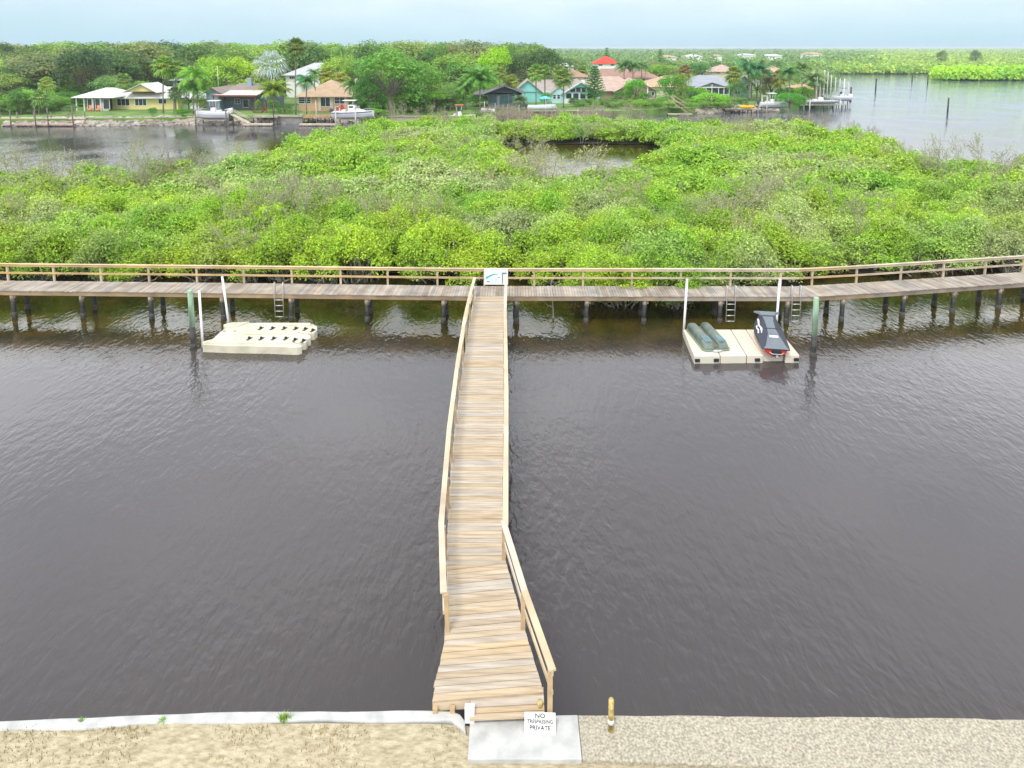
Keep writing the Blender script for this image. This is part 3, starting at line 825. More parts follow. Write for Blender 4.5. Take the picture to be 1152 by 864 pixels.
def rail(Cc, name, m, dz=0):
    for zz, ww, hh, nm, mm in ((.925,.14,.038,'rail_cap',m),(.45,.038,.09,'mid_rail',m),(.85,.038,.09,'top_rail',m)):
        b = MB()
        for a, c in zip(Cc, Cc[1:]): b.beam((a[1],a[0],DZ+zz+dz),(c[1],c[0],DZ+zz+dz),ww,hh)
        b.build(nm, mm, pr_, PO)
rail(LC, 'l', M_RAIL_PALE); rail(RC, 'r', M_RAIL_PALE); rail(RC2, 'r2', M_RAIL_PALE, .01)
for y in (13.22,15.3,17.2,19.3,21.5,23.7,25.8,27.9,30.0,32.0):
    x = xe(LC, y) + .055
    b = MB(); b.beam((x+.03,y,DZ-.30),(x,y,DZ+.90),.09,.09); b.build('rail_post', M_POST if y < 21 else M_RAIL_OLD, pr_, PO)
for y in (17.3,19.4,21.5,23.7,25.8,27.9,30.0,32.0):
    x = xe(RC, y) - .05
    b = MB(); b.beam((x,y,DZ-.30),(x,y,DZ+.90),.09,.09); b.build('rail_post', M_POST if y < 21 else M_RAIL_OLD, pr_, PO)
for x, y in ((-.20,15.32),(.24,13.30),(.72,11.44)):
    b = MB(); b.beam((x,y,DZ-.38),(x,y,DZ+.91),.095,.095); b.build('rail_post', M_POST, pr_, PO)
for y in (12.0,14.9,18.4,22.2,26.0,29.8):
    for T_, o_ in ((LE,.16),(RE,-.16)):
        x = xe(T_, max(y,15.06)) + o_
        if y < 13: x = -1.38 if T_ is LE else .45
        b = MB(); b.tube([(x,y,-1),(x,y,DZ-.24)], .12, 12); b.build('piling', M_PILE, pr_, PO)
for x in (-1.48,-1.15):
    b = MB(); b.box(x,11.60,.75,.09,.09,1.30); b.build('ramp_post', M_POST, pr_, PO)

# ------------------------------------------------------------------ land beyond the water
def smooth_line(P, step, j, seed):
    r = random.Random(seed); o = []
    for a, c in zip(P, P[1:]):
        k = max(1, int(math.dist(a, c)/step))
        for i in range(k):
            t = i/k; o.append((a[0]+(c[0]-a[0])*t + r.uniform(-j,j), a[1]+(c[1]-a[1])*t + r.uniform(-j,j)))
    o.append(P[-1]); return o
SHORE = [(-900,112),(-300,118),(-92,123.5),(-76,124.5),(-46,127.5),(-24,131),(4,136),(20,139),(34,145),(58,153),(74,161),(80,170),(86,200),(120,290),(172,372)]
def shore_y(x): return float(np.interp(x, [p[0] for p in SHORE], [p[1] for p in SHORE]))
lb = MB()
lb.prism(smooth_line(SHORE, 6, .35, 4) + [(3200,5200),(-6000,5200)], -.8, 1.2)
tag(lb.build('land', M_GRASS), 'green grass land of the far peninsula', 'ground', kind='structure')
FAR_SHORE = [(150,374),(186,380),(215,372),(262,368)]
mb = MB(); mb.prism([(165,379),(195,384),(240,379),(300,384),(900,420),(4000,1500),(6000,7000),(0,7000),(150,420)], -.5, .35)
tag(mb.build('marsh_ground', M_MUD), 'dark mud under the far mangroves', 'ground', kind='structure')
mb = MB(); mb.prism(smooth_line([(195,303),(215,303),(330,308),(330,345),(230,340),(202,318)], 5, 1.2, 9), -.5, .3)
tag(mb.build('marsh_ground', M_MUD), 'dark mud under the mangrove point on the right', 'ground', kind='structure')

# ------------------------------------------------------------------ mangrove island in front
BPX = [(-900,46),(-200,62),(0,64),(120,66),(230,68),(270,73),(330,83),(375,94),(420,106),(470,110),(560,113),(690,114),(760,107),(880,105),(930,98),(975,92),(1000,84),(1012,76),(1060,70),(1152,66),(1400,60),(2200,50)]
def back_D(x, y):
    px = 576 + x/(y*CP+11*SP)*FPX
    return float(np.interp(px, [q[0] for q in BPX], [q[1] for q in BPX]))
def front_Y(x):
    base = 38.0 + .5*math.sin(x*.7) + .35*math.sin(x*1.9+1)
    if 2 < x < 14.8:
        k = min(1, (x-2)/1.4, (14.8-x)/1.5); base -= 3.3*k
    if x > 15: base += (x-15)*.17
    if x < -18: base += .5
    return base
def in_pond(x, y):
    px = 576 + x/(y*CP+13*SP)*FPX
    if not (67 < y < 99): return False
    l = np.interp(y, [61,68,80,90,99], [640,600,568,548,560]); r_ = np.interp(y, [61,68,80,90,99], [700,728,738,752,735])
    return l < px < r_
def notch(x, y):
    return False
MUD_OL = []
for i in range(61):
    x = -60 + i*2; MUD_OL.append((x, front_Y(x)+.3))
mud = MB()
cells = MB()
stp = 2.0
vs = {}
for i in range(-40, 41):
    for j in range(18, 60):
        x, y = i*stp, j*stp
        if front_Y(x)+2.4 < y < back_D(x,y)-2 and not in_pond(x, y):
            cells.add([(x-1,y-1,.12),(x+1,y-1,.12),(x+1,y+1,.12),(x-1,y+1,.12)], [(0,1,2,3)])
tag(cells.build('marsh_ground', M_MUD, fix=False), 'dark mud and peat under the mangrove island', 'ground', kind='structure')

def leaf_quads(P, Nn, size, asp, rng, tilt=.55):
    n = len(P)
    Nn = Nn + rng.normal(0, tilt, (n,3)); Nn /= np.linalg.norm(Nn, axis=1, keepdims=True) + 1e-9
    T_ = np.cross(Nn, rng.normal(0,1,(n,3))); T_ /= np.linalg.norm(T_, axis=1, keepdims=True) + 1e-9
    B = np.cross(Nn, T_)
    s = (size * rng.uniform(.65, 1.3, n))[:,None]
    return np.stack([P - T_*s*.5, P - B*s*asp*.5 - T_*s*.05, P + T_*s*.5, P + B*s*asp*.5 - T_*s*.05], axis=1)

def lobe_pts(rng, lobes, n, tuft_=.07):
    """points on the outer shells of overlapping lobes (cx,cy,cz,r)"""
    lob = np.array(lobes); a = lob[:,3]**2; k = rng.choice(len(lob), n, p=a/a.sum())
    d = rng.normal(0,1,(n,3)); d /= np.linalg.norm(d, axis=1, keepdims=True)
    d[:,2] = np.where(d[:,2] < -.35, -d[:,2], d[:,2])
    rad = lob[k,3] * (1 - np.abs(rng.normal(0, .17, n))); rad = np.where(rng.random(n) < tuft_, rad*rng.uniform(1.05, 1.45, n), rad)
    lump = 1 + .16*np.sin(d[:,0]*5+k*1.7)*np.sin(d[:,1]*6+k) + .09*np.sin(d[:,2]*11+k*2.3)*np.sin(d[:,0]*13)
    return lob[k,:3] + d*(rad*lump)[:,None], d

def tubes_mesh(name, segs, m, n=4):
    S = np.array([[*a, *b_, ra, rb] for a, b_, ra, rb in segs]); A = S[:,0:3]; B = S[:,3:6]
    D = B-A; D /= np.linalg.norm(D, axis=1, keepdims=True)+1e-9
    ref = np.where(np.abs(D[:,2:3]) > .9, np.array([[1.,0,0]]), np.array([[0,0,1.]]))
    U = np.cross(D, ref); U /= np.linalg.norm(U, axis=1, keepdims=True); V_ = np.cross(D, U)
    Q = []
    for k in range(n):
        t0, t1 = 2*math.pi*k/n, 2*math.pi*(k+1)/n
        o0 = U*math.cos(t0)+V_*math.sin(t0); o1 = U*math.cos(t1)+V_*math.sin(t1)
        ra, rb = S[:,6:7], S[:,7:8]
        Q.append(np.stack([A+o0*ra, A+o1*ra, B+o1*rb, B+o0*rb], axis=1))
    return quads_mesh(name, np.concatenate(Q), m)

def branch(rng, p, d, Ln, r, depth, segs, tips, spread=.55, k=(2,3)):
    n = 3; p = np.array(p, float); d = np.array(d, float)
    for i in range(n):
        d = d + rng.normal(0,.10,3); d /= np.linalg.norm(d)
        q = p + d*Ln/n; r2 = r*(1-.16)
        segs.append((tuple(p), tuple(q), r, r2)); p, r = q, r2
        if depth > 0 and i > 0:
            e = d + rng.normal(0, spread, 3); e[2] += .12; e /= np.linalg.norm(e)
            branch(rng, p, e, Ln*rng.uniform(.5,.78), r*.62, depth-1, segs, tips, spread, k)
    tips.append(tuple(p))
    if depth > 0:
        for _ in range(rng.integers(k[0], k[1]+1)-1):
            e = d + rng.normal(0, spread*.8, 3); e /= np.linalg.norm(e)
            branch(rng, p, e, Ln*rng.uniform(.55,.8), r*.7, depth-1, segs, tips, spread, k)

def bush_lobes(rng, Rb, Hb):
    lobes = [(0,0,Hb*.50,Rb*.62)]
    for i in range(15):
        a = rng.uniform(0, 6.283); rr_ = Rb*math.sqrt(rng.uniform(.05, 1))*.80
        z = Hb*(.88 - .62*(rr_/Rb)**1.6) - rng.uniform(0,.5)
        lobes.append((rr_*math.cos(a), rr_*math.sin(a), z-.2, rng.uniform(.38,.72)))
    for i in range(9):
        a = rng.uniform(0, 6.283); lobes.append((Rb*.86*math.cos(a), Rb*.82*math.sin(a), rng.uniform(.55,1.1), rng.uniform(.35,.6)))
    return lobes
BUSH = []
for v in range(8):
    rng = np.random.default_rng(100+v); Rb, Hb = 1.9, 3.1
    lobes = bush_lobes(rng, Rb, Hb)
    P, Dn = lobe_pts(rng, lobes, 6800, .15)
    Dn = Dn + np.array([0,0,.5])
    fo = quads_mesh('foliage', leaf_quads(P, Dn, .15, .50, rng, .75), M_MANG)
    segs = []
    for lo in lobes[1:]:
        b0 = np.array([rng.normal(0,.35), rng.normal(0,.35), -.1]); e = np.array(lo[:3]); m_ = (b0+e)/2 + rng.normal(0,.15,3)
        segs += [(tuple(b0), tuple(m_), .045, .035), (tuple(m_), tuple(e), .035, .02)]
        for _ in range(2):
            t = e + rng.normal(0,1,3)*lo[3]*.8 + np.array([0,0,lo[3]*.7]); segs.append((tuple(e), tuple(t), .018, .008))
    st = tubes_mesh('stems', segs, M_TWIG)
    segs = []
    for _ in range(26):
        a = rng.uniform(0,6.283); r0 = rng.uniform(.0,.5); r1 = r0+rng.uniform(.4,1.2)
        p0 = np.array([r0*math.cos(a), r0*math.sin(a), rng.uniform(.7,1.3)]); p2 = np.array([r1*math.cos(a+.3), r1*math.sin(a+.3), -.3])
        p1 = np.array([(r0*.3+r1*.7)*math.cos(a+.1), (r0*.3+r1*.7)*math.sin(a+.1), rng.uniform(.5,.9)])
        segs += [(tuple(p0), tuple(p1), .025, .022), (tuple(p1), tuple(p2), .022, .018)]
    ro = tubes_mesh('prop_roots', segs, M_ROOT)
    BUSH.append((fo, st, ro))
cand = []
rng = np.random.default_rng(5)
sp_ = 2.2
yy = 36.0; row = 0
while yy < 118:
    s_ = sp_ * (1 if yy < 62 else 1.12)
    x = -62 - (row % 2)*s_/2
    while x < 62:
        cx, cy = x + rng.normal(0,.38), yy + rng.normal(0,.38)
        depth = cy*CP + 11*SP; px = 576 + cx/depth*FPX
        if -70 < px < 1230 and front_Y(cx)+1.15 < cy < back_D(cx,cy)-1.0 and not in_pond(cx, cy) and not in_pond(cx, cy-1.3) and not in_pond(cx, cy+1.0):
            cand.append((cx, cy, px))
        x += s_
    yy += s_*.86; row += 1
def mang_h(x, y):
    h = .92 + .16*math.sin(x*.33+1.3)*math.sin(y*.27+.4) + .08*math.sin(x*.9)*math.sin(y*.8)
    if y > front_Y(x)+3.5: h += .10
    if 60 < y < 64 or in_pond(x, y+8) or in_pond(x, y+4): h *= .80
    return h
vis = [c for c in cand if -20 < c[2] < 1172]; vis.sort(key=lambda c: c[1])
near = set(vis[:288]); mprotos = []
LBL = 'bright green mangrove bush in the front part of the dense island just behind the boardwalk'
k = 0
for c in vis[:288]:
    v = k % 8; fo, st, ro = BUSH[v]
    frontrow = c[1] < front_Y(c[0]) + 3.4
    if v not in [q[0] for q in mprotos] :
        pass
    o = bpy.data.objects.new('mangrove_bush', None); col.objects.link(o)
    tag(o, LBL, 'mangrove', 'mangrove bushes of the near island')
    hh = mang_h(c[0], c[1]) * rng.uniform(.8, 1.22)
    o.location = (c[0], c[1], .05); o.rotation_euler = (0,0,rng.uniform(0,6.28)); o.scale = (rng.uniform(.92,1.14), rng.uniform(.92,1.14), hh)
    g_ = rng.uniform(0,1)
    link('foliage', fo, o, (.31+.08*g_, .52+.05*g_, .055))
    link('stems', st, o)
    if frontrow: link('prop_roots', ro, o)
    k += 1
# the rest of the island: one uncountable thicket
Q = []; SG = []
far_protos = []
for v in range(8):
    r_ = np.random.default_rng(300+v); P, Dn = lobe_pts(r_, bush_lobes(r_, 1.95, 3.15), 2200, .16); Dn = Dn + np.array([0,0,.5])
    far_protos.append(leaf_quads(P, Dn, .25, .55, r_, .6))
for c in cand:
    if c in near: continue
    q = far_protos[rng.integers(8)].copy(); a = rng.uniform(0,6.28); ca, sa = math.cos(a), math.sin(a)
    hh = mang_h(c[0], c[1])*rng.uniform(.78,1.22); sx_ = rng.uniform(1.0,1.25)
    x_, y_ = q[...,0]*sx_, q[...,1]*sx_
    q2 = np.stack([x_*ca-y_*sa + c[0], x_*sa+y_*ca + c[1], q[...,2]*hh+.05], axis=-1)
    Q.append(q2)
o = link('mangrove_thicket', quads_mesh('mangrove_thicket', np.concatenate(Q), M_MANG), color=(.335,.535,.065))
tag(o, 'dense mass of green mangroves filling the back of the island up to the far canal', 'mangroves', kind='stuff')
print('bushes', len(cand), 'near y', vis[287][1])

# grey half-bare mangroves standing above the canopy
BARE = []
for v in range(6):
    r_ = np.random.default_rng(500+v); segs = []; tips = []
    for _ in range(3):
        d = np.array([r_.normal(0,.3), r_.normal(0,.3), 1.0]); branch(r_, (r_.normal(0,.15), r_.normal(0,.15), 0), d/np.linalg.norm(d), 2.0, .055, 3, segs, tips, .5)
    zmax = max(t[2] for t in tips); segs = [((a[0]*4.6/zmax,a[1]*4.6/zmax,a[2]*4.6/zmax),(b_[0]*4.6/zmax,b_[1]*4.6/zmax,b_[2]*4.6/zmax),max(ra,.013),max(rb,.011)) for a,b_,ra,rb in segs]
    T_ = np.array([s_[1] for s_ in segs if s_[1][2] > 1.6]); idx = r_.choice(len(T_), 520); P = T_[idx] + r_.normal(0,.13,(520,3))
    lv = quads_mesh('sparse_leaves', leaf_quads(P, r_.normal(0,1,(520,3))+np.array([0,0,.6]), .13, .5, r_), M_PALM)
    BARE.append((tubes_mesh('branches', segs, M_TWIG, 3), lv))
def bare(x, y, h, label, group, lw=1.0, colr=None):
    v = rng.integers(6); o = bpy.data.objects.new('bare_mangrove', None); col.objects.link(o)
    tag(o, label, 'mangrove', group)
    o.location = (x, y, .0); o.rotation_euler = (0,0,rng.uniform(0,6.28)); s_ = h/4.6; o.scale = (s_*lw, s_*lw, s_)
    link('branches', BARE[v][0], o); link('sparse_leaves', BARE[v][1], o, colr or (.22,.26,.10))
G1 = 'grey half-bare mangroves above the canopy'
# individually recognisable ones along the left canal and the right bay
for px, ytop, D, lab in [(132,158,58,'tallest grey half-bare mangrove left of centre on the left edge, dark trunk showing'),(100,163,60,'grey half-bare mangrove against the canal near the left border'),(38,158,59,'grey bare forked mangrove against the canal, nearest the left border'),
    (160,160,62,'slim grey half-bare mangrove against the canal, first right of the dark-trunked one'),(172,158,63,'slim grey half-bare mangrove against the canal, second right of the dark-trunked one'),(205,164,64,'wide grey bare mangrove at the canal end of the left edge'),(15,168,60,'grey bare mangrove against the canal touching the left border'),
    (68,166,58,'low wide grey mangrove in the left thicket front of the canal'),(230,166,66,'grey bare mangrove just left of the round bright green one'),
    (1078,150,62,'tall grey half-bare mangrove against the right bay, leftmost of the pair of tall ones'),(1098,152,62,'tall grey half-bare mangrove against the right bay, right of the pair of tall ones'),(1125,160,60,'grey half-bare mangrove against the right bay nearest the right border'),
    (1052,165,64,'low grey half-bare mangrove against the right bay'),(455,112,104,'tall grey mangrove before the big spreading tree'),(478,114,106,'tall grey bare mangrove before the pale seawall behind the canal'),(500,118,106,'thin grey bare mangrove left of the small red-topped boat')]:
    x = X(px, D, 3); bare(x, D, Z(ytop, D), lab, None, .75 if ytop < 162 else .95)
cnt = 0
for _ in range(4000):
    if cnt >= 155: break
    y = 40 + 72*rng.random()**1.25; px = rng.uniform(-10, 1165); x = X(px, y, 3)
    if not (front_Y(x)+2 < y < back_D(x,y)-1) or in_pond(x,y): continue
    nzv = math.sin(x*.21+1)*math.sin(y*.19+2)+.35*math.sin(x*.6)*math.cos(y*.5)
    if y < 46 and rng.random() < .75: continue
    if nzv < -.15: continue
    cnt += 1
    bare(x, y, mang_h(x,y)*3.2+rng.uniform(.15,1.1), 'grey half-bare mangrove poking out of the green canopy of the island', G1, rng.uniform(.8,1.2), (.24,.28,.09))
x = X(640, 64, 3)
for px, D, yt, lab in [(628,62,158,'wide twiggy yellow-green mangrove in front of the brown pond, left one'),(655,63,160,'wide twiggy yellow-green mangrove in front of the brown pond, right one'),(600,66,163,'wide twiggy mangrove at the left end of the brown pond')]:
    bare(X(px,D,3), D, Z(yt,D), lab, None, 1.3, (.27,.28,.09))
for i in range(8):
    D = rng.uniform(70, 90); px = rng.uniform(548, 622)
    bare(X(px,D,2), D, rng.uniform(2.4,3.8), 'twiggy yellow-green mangrove standing in the shallow edge of the brown pond', 'twiggy mangroves in the pond edge', 1.3, (.30,.36,.08))
# dead sticks in the water behind the island
for i in range(64):
    px = rng.uniform(715, 985); D = rng.uniform(110,124) if px < 930 else rng.uniform(97,112)
    bare(X(px,D,1), D, rng.uniform(1.8,3.0), 'low leafless grey mangrove standing in the channel behind the island', 'leafless mangroves in the back channel', .8, (.2,.19,.14))
for i in range(44):
    px = rng.uniform(545, 720); D = rng.uniform(118,129)
    bare(X(px,D,1), D, rng.uniform(2.6,4.2), 'brownish leafless mangrove before the central docks', 'brown leafless mangroves by the docks', 1.0, (.22,.17,.12))
# pale dead branch lying in the canopy and a bare branch under the boardwalk
r_ = np.random.default_rng(77)
for px, py, z, s_, lab in [(622,362,.0,.9,'pale forked dead branch standing in the water under the boardwalk right of the pier')]:
    segs = []; tips = []; branch(r_, (0,0,-.2), (.1,0,1), 1.2, .045, 2, segs, tips, .7)
    o = link('dead_branch', tubes_mesh('dead_branch', segs, mat('pale_dead_wood', (.42,.38,.33), .9, .2, 4), 5)); x, y = at(px, py, 0); o.location = (x, y+.5, 0)
    tag(o, lab, 'branch')

# ------------------------------------------------------------------ tree builders for the far bank
def crown_variant(seed, n=4200, leaf=.40):
    """reference tree: 10 m tall, crown 10 m wide"""
    r_ = np.random.default_rng(seed); lobes = [(0,0,6.0,3.0)]
    for i in range(16):
        a = r_.uniform(0,6.283); q = 5*math.sqrt(r_.uniform(.1,1))*.72
        lobes.append((q*math.cos(a), q*math.sin(a), 7.9 - 3.9*(q/4.6)**2 + r_.uniform(-.7,.5), r_.uniform(1.0,1.9)))
    for i in range(6):
        a = r_.uniform(0,6.283); lobes.append((3.4*math.cos(a), 3.4*math.sin(a), r_.uniform(3.0,4.6), r_.uniform(.9,1.5)))
    for i in range(7):
        a = r_.uniform(0,6.283); q = r_.uniform(2.2,4.0); lobes.append((q*math.cos(a), q*math.sin(a), r_.uniform(1.6,3.2), r_.uniform(1.0,1.7)))
    P, Dn = lobe_pts(r_, lobes, n); Dn = Dn + np.array([0,0,.4])
    P[:,2] *= 9.8/np.percentile(P[:,2], 99.7); P[:,:2] *= 5.0/np.percentile(np.hypot(P[:,0],P[:,1]), 98)
    ok_ = P[:,2] < 10.0; P = P[ok_]; Dn = Dn[ok_]
    cm = quads_mesh('crown', leaf_quads(P, Dn, leaf, .65, r_, .5), M_LEAF)
    segs = [((0,0,-.3),(.1,.05,2.2),.32,.25),((.1,.05,2.2),(.0,.1,4.2),.25,.2)]
    for lo in lobes[1:12]: 
        m_ = ((lo[0])*.45, lo[1]*.45, 3.2+lo[2]*.2); segs += [((.05,.05,2.6),m_,.16,.12),(m_,lo[:3],.12,.04)]
    return cm, tubes_mesh('trunk', segs, M_BARK, 6)
CR = [crown_variant(900+i) for i in range(6)]
def tree(px, D, ytop, wpx, colr, label, group=None, name='broadleaf_tree', v=None, cat='tree', z0=1.2, hmin=None):
    x = X(px, D, 4); wd = wpx/FPX*D; h = max(Z(ytop, D) - z0, hmin or 1.5)
    o = bpy.data.objects.new(name, None); col.objects.link(o); o.location = (x, D, z0)
    o.rotation_euler = (0,0,rng.uniform(0,6.28)); o.scale = (wd/10, wd/10, h/9.9)
    tag(o, label, cat, group); v = rng.integers(6) if v is None else v
    link('crown', CR[v][0], o, colr); link('trunk', CR[v][1], o)
    return o

def frond_quads(r_, az, el, Ln, droop, lw, ll, n=11, arch=1.0):
    q = []; p = np.array([0.,0,0]); d0 = el; pts = []
    for i in range(n+1):
        t = i/n; e = el - droop*t**1.3
        pts.append(p.copy()); p = p + np.array([math.cos(az)*math.cos(e), math.sin(az)*math.cos(e), math.sin(e)])*Ln/n
    side = np.array([-math.sin(az), math.cos(az), 0])
    for i in range(1, n+1):
        t = i/n; a, c = pts[i-1], pts[i]; tang = c-a
        q.append([a-side*.03, a+side*.03, c+side*.02, c-side*.02])
        L_ = ll*math.sin(math.pi*min(1,(t*.85+.12)))
        for s_ in (-1,1):
            for hf in (0,.5):
                b0 = a + tang*hf; tip = b0 + side*s_*L_*.80 + tang*1.1 + np.array([0,0,-L_*(.35+.3*r_.random())])
                wv = tang/np.linalg.norm(tang)*lw
                q.append([b0, b0+wv, tip+wv*.3, tip])
    return q
def feather_crown(seed, n=20, Ln=2.6, droop=1.9, ll=.62, lw=.12, el0=1.25):
    r_ = np.random.default_rng(seed); q = []
    for i in range(n):
        az = i*2.399 + r_.normal(0,.1); el = el0 - 1.35*(i/n) + r_.normal(0,.07)
        q += frond_quads(r_, az, el, Ln*r_.uniform(.85,1.1), droop*r_.uniform(.8,1.1), lw, ll)
    return quads_mesh('fronds', np.array(q), M_PALM)
def fan_crown(seed, n=42, Rr=1.5, low=-.9, m=None):
    r_ = np.random.default_rng(seed); q = []
    for i in range(n):
        az = i*2.399; el = 1.4 + (low-1.4)*((i+.5)/n)**.85 + r_.normal(0,.1)
        d = np.array([math.cos(az)*math.cos(el), math.sin(az)*math.cos(el), math.sin(el)])
        hub = d*Rr*.55*r_.uniform(.8,1.1); side = np.array([-math.sin(az), math.cos(az), 0]); up = np.cross(d, side)
        q.append([np.zeros(3)-side*.02, np.zeros(3)+side*.02, hub+side*.02, hub-side*.02])
        for j in range(9):
            th = (j-4)*.34; dd = d*math.cos(th)+side*math.sin(th); L_ = Rr*.62*(1-.22*abs(th))
            mid = hub+dd*L_*.6; tip = hub+dd*L_+np.array([0,0,-L_*.35]); wv = (side*math.cos(th)-d*math.sin(th))*.085
            q.append([hub-wv*.3, hub+wv*.3, mid+wv, mid-wv]); q.append([mid-wv, mid+wv, tip+wv*.2, tip-wv*.2])
    return quads_mesh('fronds', np.array(q), m or M_PALM)
FE = [feather_crown(40+i) for i in range(3)]; FEB = [feather_crown(50, 30, 3.2, 1.5, .8, .16, 1.35), feather_crown(51, 34, 3.2, 1.7, .9, .16, 1.4)]
FN = [fan_crown(60+i) for i in range(3)]; BIS = fan_crown(66, 46, 2.9, -.5)
def trunk_tube(h, r0, r1, lean=0, n=8):
    b = MB(); b.tube([(lean*(t*t),0,h*t-.2*(t==0)) for t in (0,.25,.5,.75,1)], [r0+(r1-r0)*t for t in (0,.25,.5,.75,1)], n); return b
def palm(px, D, ytop, kind, label, colr=(.13,.24,.06), size=1.0, group=None, px_base=None, z0=1.2, dead=True, trunk_c=None):
    ztop = Z(ytop, D); size *= {'feather':1.15,'bush':1.25,'fan':1.25,'silver':1.1}[kind]; hub = {'feather':1.1,'bush':2.0,'fan':1.35,'silver':2.2}[kind]*size
    h = max(ztop - z0 - hub, .6); x = X(px_base or px, D, z0); xt = X(px, D, ztop)
    name = {'feather':'feather_palm','bush':'clumping_palm','fan':'fan_palm','silver':'silver_palm'}[kind]
    o = empty(name, (x, D, z0), label, 'palm tree', group)
    b = trunk_tube(h, .15 if kind != 'silver' else .3, .11, xt-x); b.build('trunk', trunk_c or mat('palm_trunk', (.24,.21,.17), .9, .2, 3), o)
    me = {'feather':FE[rng.integers(3)],'bush':FEB[rng.integers(2)],'fan':FN[rng.integers(3)],'silver':BIS}[kind]
    f = link('fronds', me, o, colr); f.location = (xt-x, 0, h); f.scale = (size,)*3; f.rotation_euler = (0,0,rng.uniform(0,6.28))
    if dead and kind == 'fan':
        g_ = link('dead_fronds', FN[0], o, (.30,.21,.09)); g_.location = (xt-x,0,h-.35*size); g_.scale = (size*.62,size*.62,-size*.55)
    return o

# ------------------------------------------------------------------ houses
def roof_mat(nm, c, var=.12): return mat('roof_'+nm, c, .9, var, .8, streak=('Z', 2.2, .86), bump=.2)
def wall_mat(nm, c): return mat('wall_'+nm, c, .85, .07, .8)
class House:
    def __init__(s, label, pxc, D, name='house', cat='house', z0=1.2, group=None):
        s.D = D; s.z0 = z0; s.o = empty(name, (X(pxc,D,z0), D, z0), label, cat, group); s.off = tuple(s.o.location)
    def W(s, px, D=None): return X(px, D or s.D, 3)
    def H(s, py, D=None): return Z(py, D or s.D)
    def box(s, nm, m, px0, px1, py0, d0, d1, zb=None, par=None):
        b = MB(); b.box2(s.W(px0), s.D+d0, s.z0-.2 if zb is None else zb, s.W(px1), s.D+d1, s.H(py0, s.D+d0)); return b.build(nm, m, par or s.o, s.off)
    def hip(s, m, px0, px1, d0, d1, pye, pyr, ov=.5, gl=None, gr=None, nm='roof', zt=.12):
        x0, x1, y0, y1 = s.W(px0)-ov, s.W(px1)+ov, s.D+d0-ov, s.D+d1+ov; ze = s.H(pye, s.D+d0); zr = s.H(pyr, s.D+(d0+d1)/2)
        dy = (y1-y0)/2; a = dy if gl is None else gl; c = dy if gr is None else gr
        if x0+a > x1-c: a = c = (x1-x0)/2
        ym = (y0+y1)/2; b = MB(); v = [(x0,y0,ze),(x1,y0,ze),(x1,y1,ze),(x0,y1,ze),(x0+a,ym,zr),(x1-c,ym,zr)]
        v2 = [(q[0],q[1],ze-zt) for q in v[:4]]
        b.add(v+v2, [(0,1,5,4),(1,2,5),(2,3,4,5),(3,0,4),(6,9,8,7),(0,6,7,1),(1,7,8,2),(2,8,9,3),(3,9,6,0)])
        return b.build(nm, m, s.o, s.off)
    def gable(s, mroof, mwall, px0, px1, d0, d1, pye, pyr, ov=.45, nm='roof', pk=None):
        """gable end facing the camera"""
        x0, x1 = s.W(px0), s.W(px1); xm = (x0+x1)/2 if pk is None else s.W(pk); y0, y1 = s.D+d0, s.D+d1; ze, zr = s.H(pye,y0), s.H(pyr,y0)
        b = MB(); b.xprism([(x0,ze),(x1,ze),(xm,zr-.05)], y0, y1); b.build('gable_wall', mwall, s.o, s.off)
        sl_ = (zr-ze)/(xm-x0); sr = (zr-ze)/(x1-xm); b = MB()
        b.slab([(x0-ov,y0-ov,ze-ov*sl_+.1),(xm,y0-ov,zr+.1),(xm,y1,zr+.1),(x0-ov,y1,ze-ov*sl_+.1)], .12)
        b.slab([(xm,y0-ov,zr+.1),(x1+ov,y0-ov,ze-ov*sr+.1),(x1+ov,y1,ze-ov*sr+.1),(xm,y1,zr+.1)], .12)
        return b.build(nm, mroof, s.o, s.off)
    def win(s, px0, px1, py0, py1, d=0, nx=2, ny=1, frame=None, glass=None, nm='window'):
        y = s.D+d; x0, x1, z1, z0 = s.W(px0,y), s.W(px1,y), s.H(py0,y), s.H(py1,y); t = .09; b = MB(); yf = y-.06
        b.box2(x0,yf,z0,x0+t,y+.02,z1).box2(x1-t,yf,z0,x1,y+.02,z1).box2(x0+t,yf,z0,x1-t,y+.02,z0+t).box2(x0+t,yf,z1-t,x1-t,y+.02,z1)
        for i in range(1,nx): xx = x0+(x1-x0)*i/nx; b.box2(xx-.035,yf+.01,z0+t,xx+.035,y+.02,z1-t)
        for i in range(1,ny): zz = z0+(z1-z0)*i/ny; b.box2(x0+t,yf+.015,zz-.03,x1-t,y+.018,zz+.03)
        f = b.build(nm, frame or M_WHITE, s.o, s.off)
        b = MB(); b.box2(x0+t*.6,y-.02,z0+t*.6,x1-t*.6,y+.01,z1-t*.6); b.build('pane', glass or M_GLASS, f, s.off)
        return f

# 1 yellow house with white roof
mY = wall_mat('yellow', (.66,.57,.24)); rW = roof_mat('white', (.62,.62,.61), .06)
h = House('pale yellow house with white roofs and a screened porch, left of the palms', 160, 143)
h.box('wall', mY, 126, 200, 110, 0, 10); h.box('wall', mY, 196, 216, 111.5, 2.5, 11)
h.hip(rW, 126, 200, 0, 10.5, 110, 97.5, .7, gl=6.5, gr=4)
h.gable(rW, mY, 145, 178, -.9, 6, 103.0, 94.5, .5, pk=163)
h.hip(rW, 196, 218, 2.5, 12, 111.5, 97, .5)
h.hip(rW, 97, 138, -3.5, 6.5, 109.5, 98.5, .6, gl=4, gr=3)
for a in (97.5,106,115,124): h.box('porch_post', M_WHITE, a-.5, a+.5, 110.0, -3.5, -3.3)
h.box('porch_back_wall', mat('porch_dark', (.10,.11,.11), .6, .3, 2), 98, 126, 110.5, 2.0, 2.4)
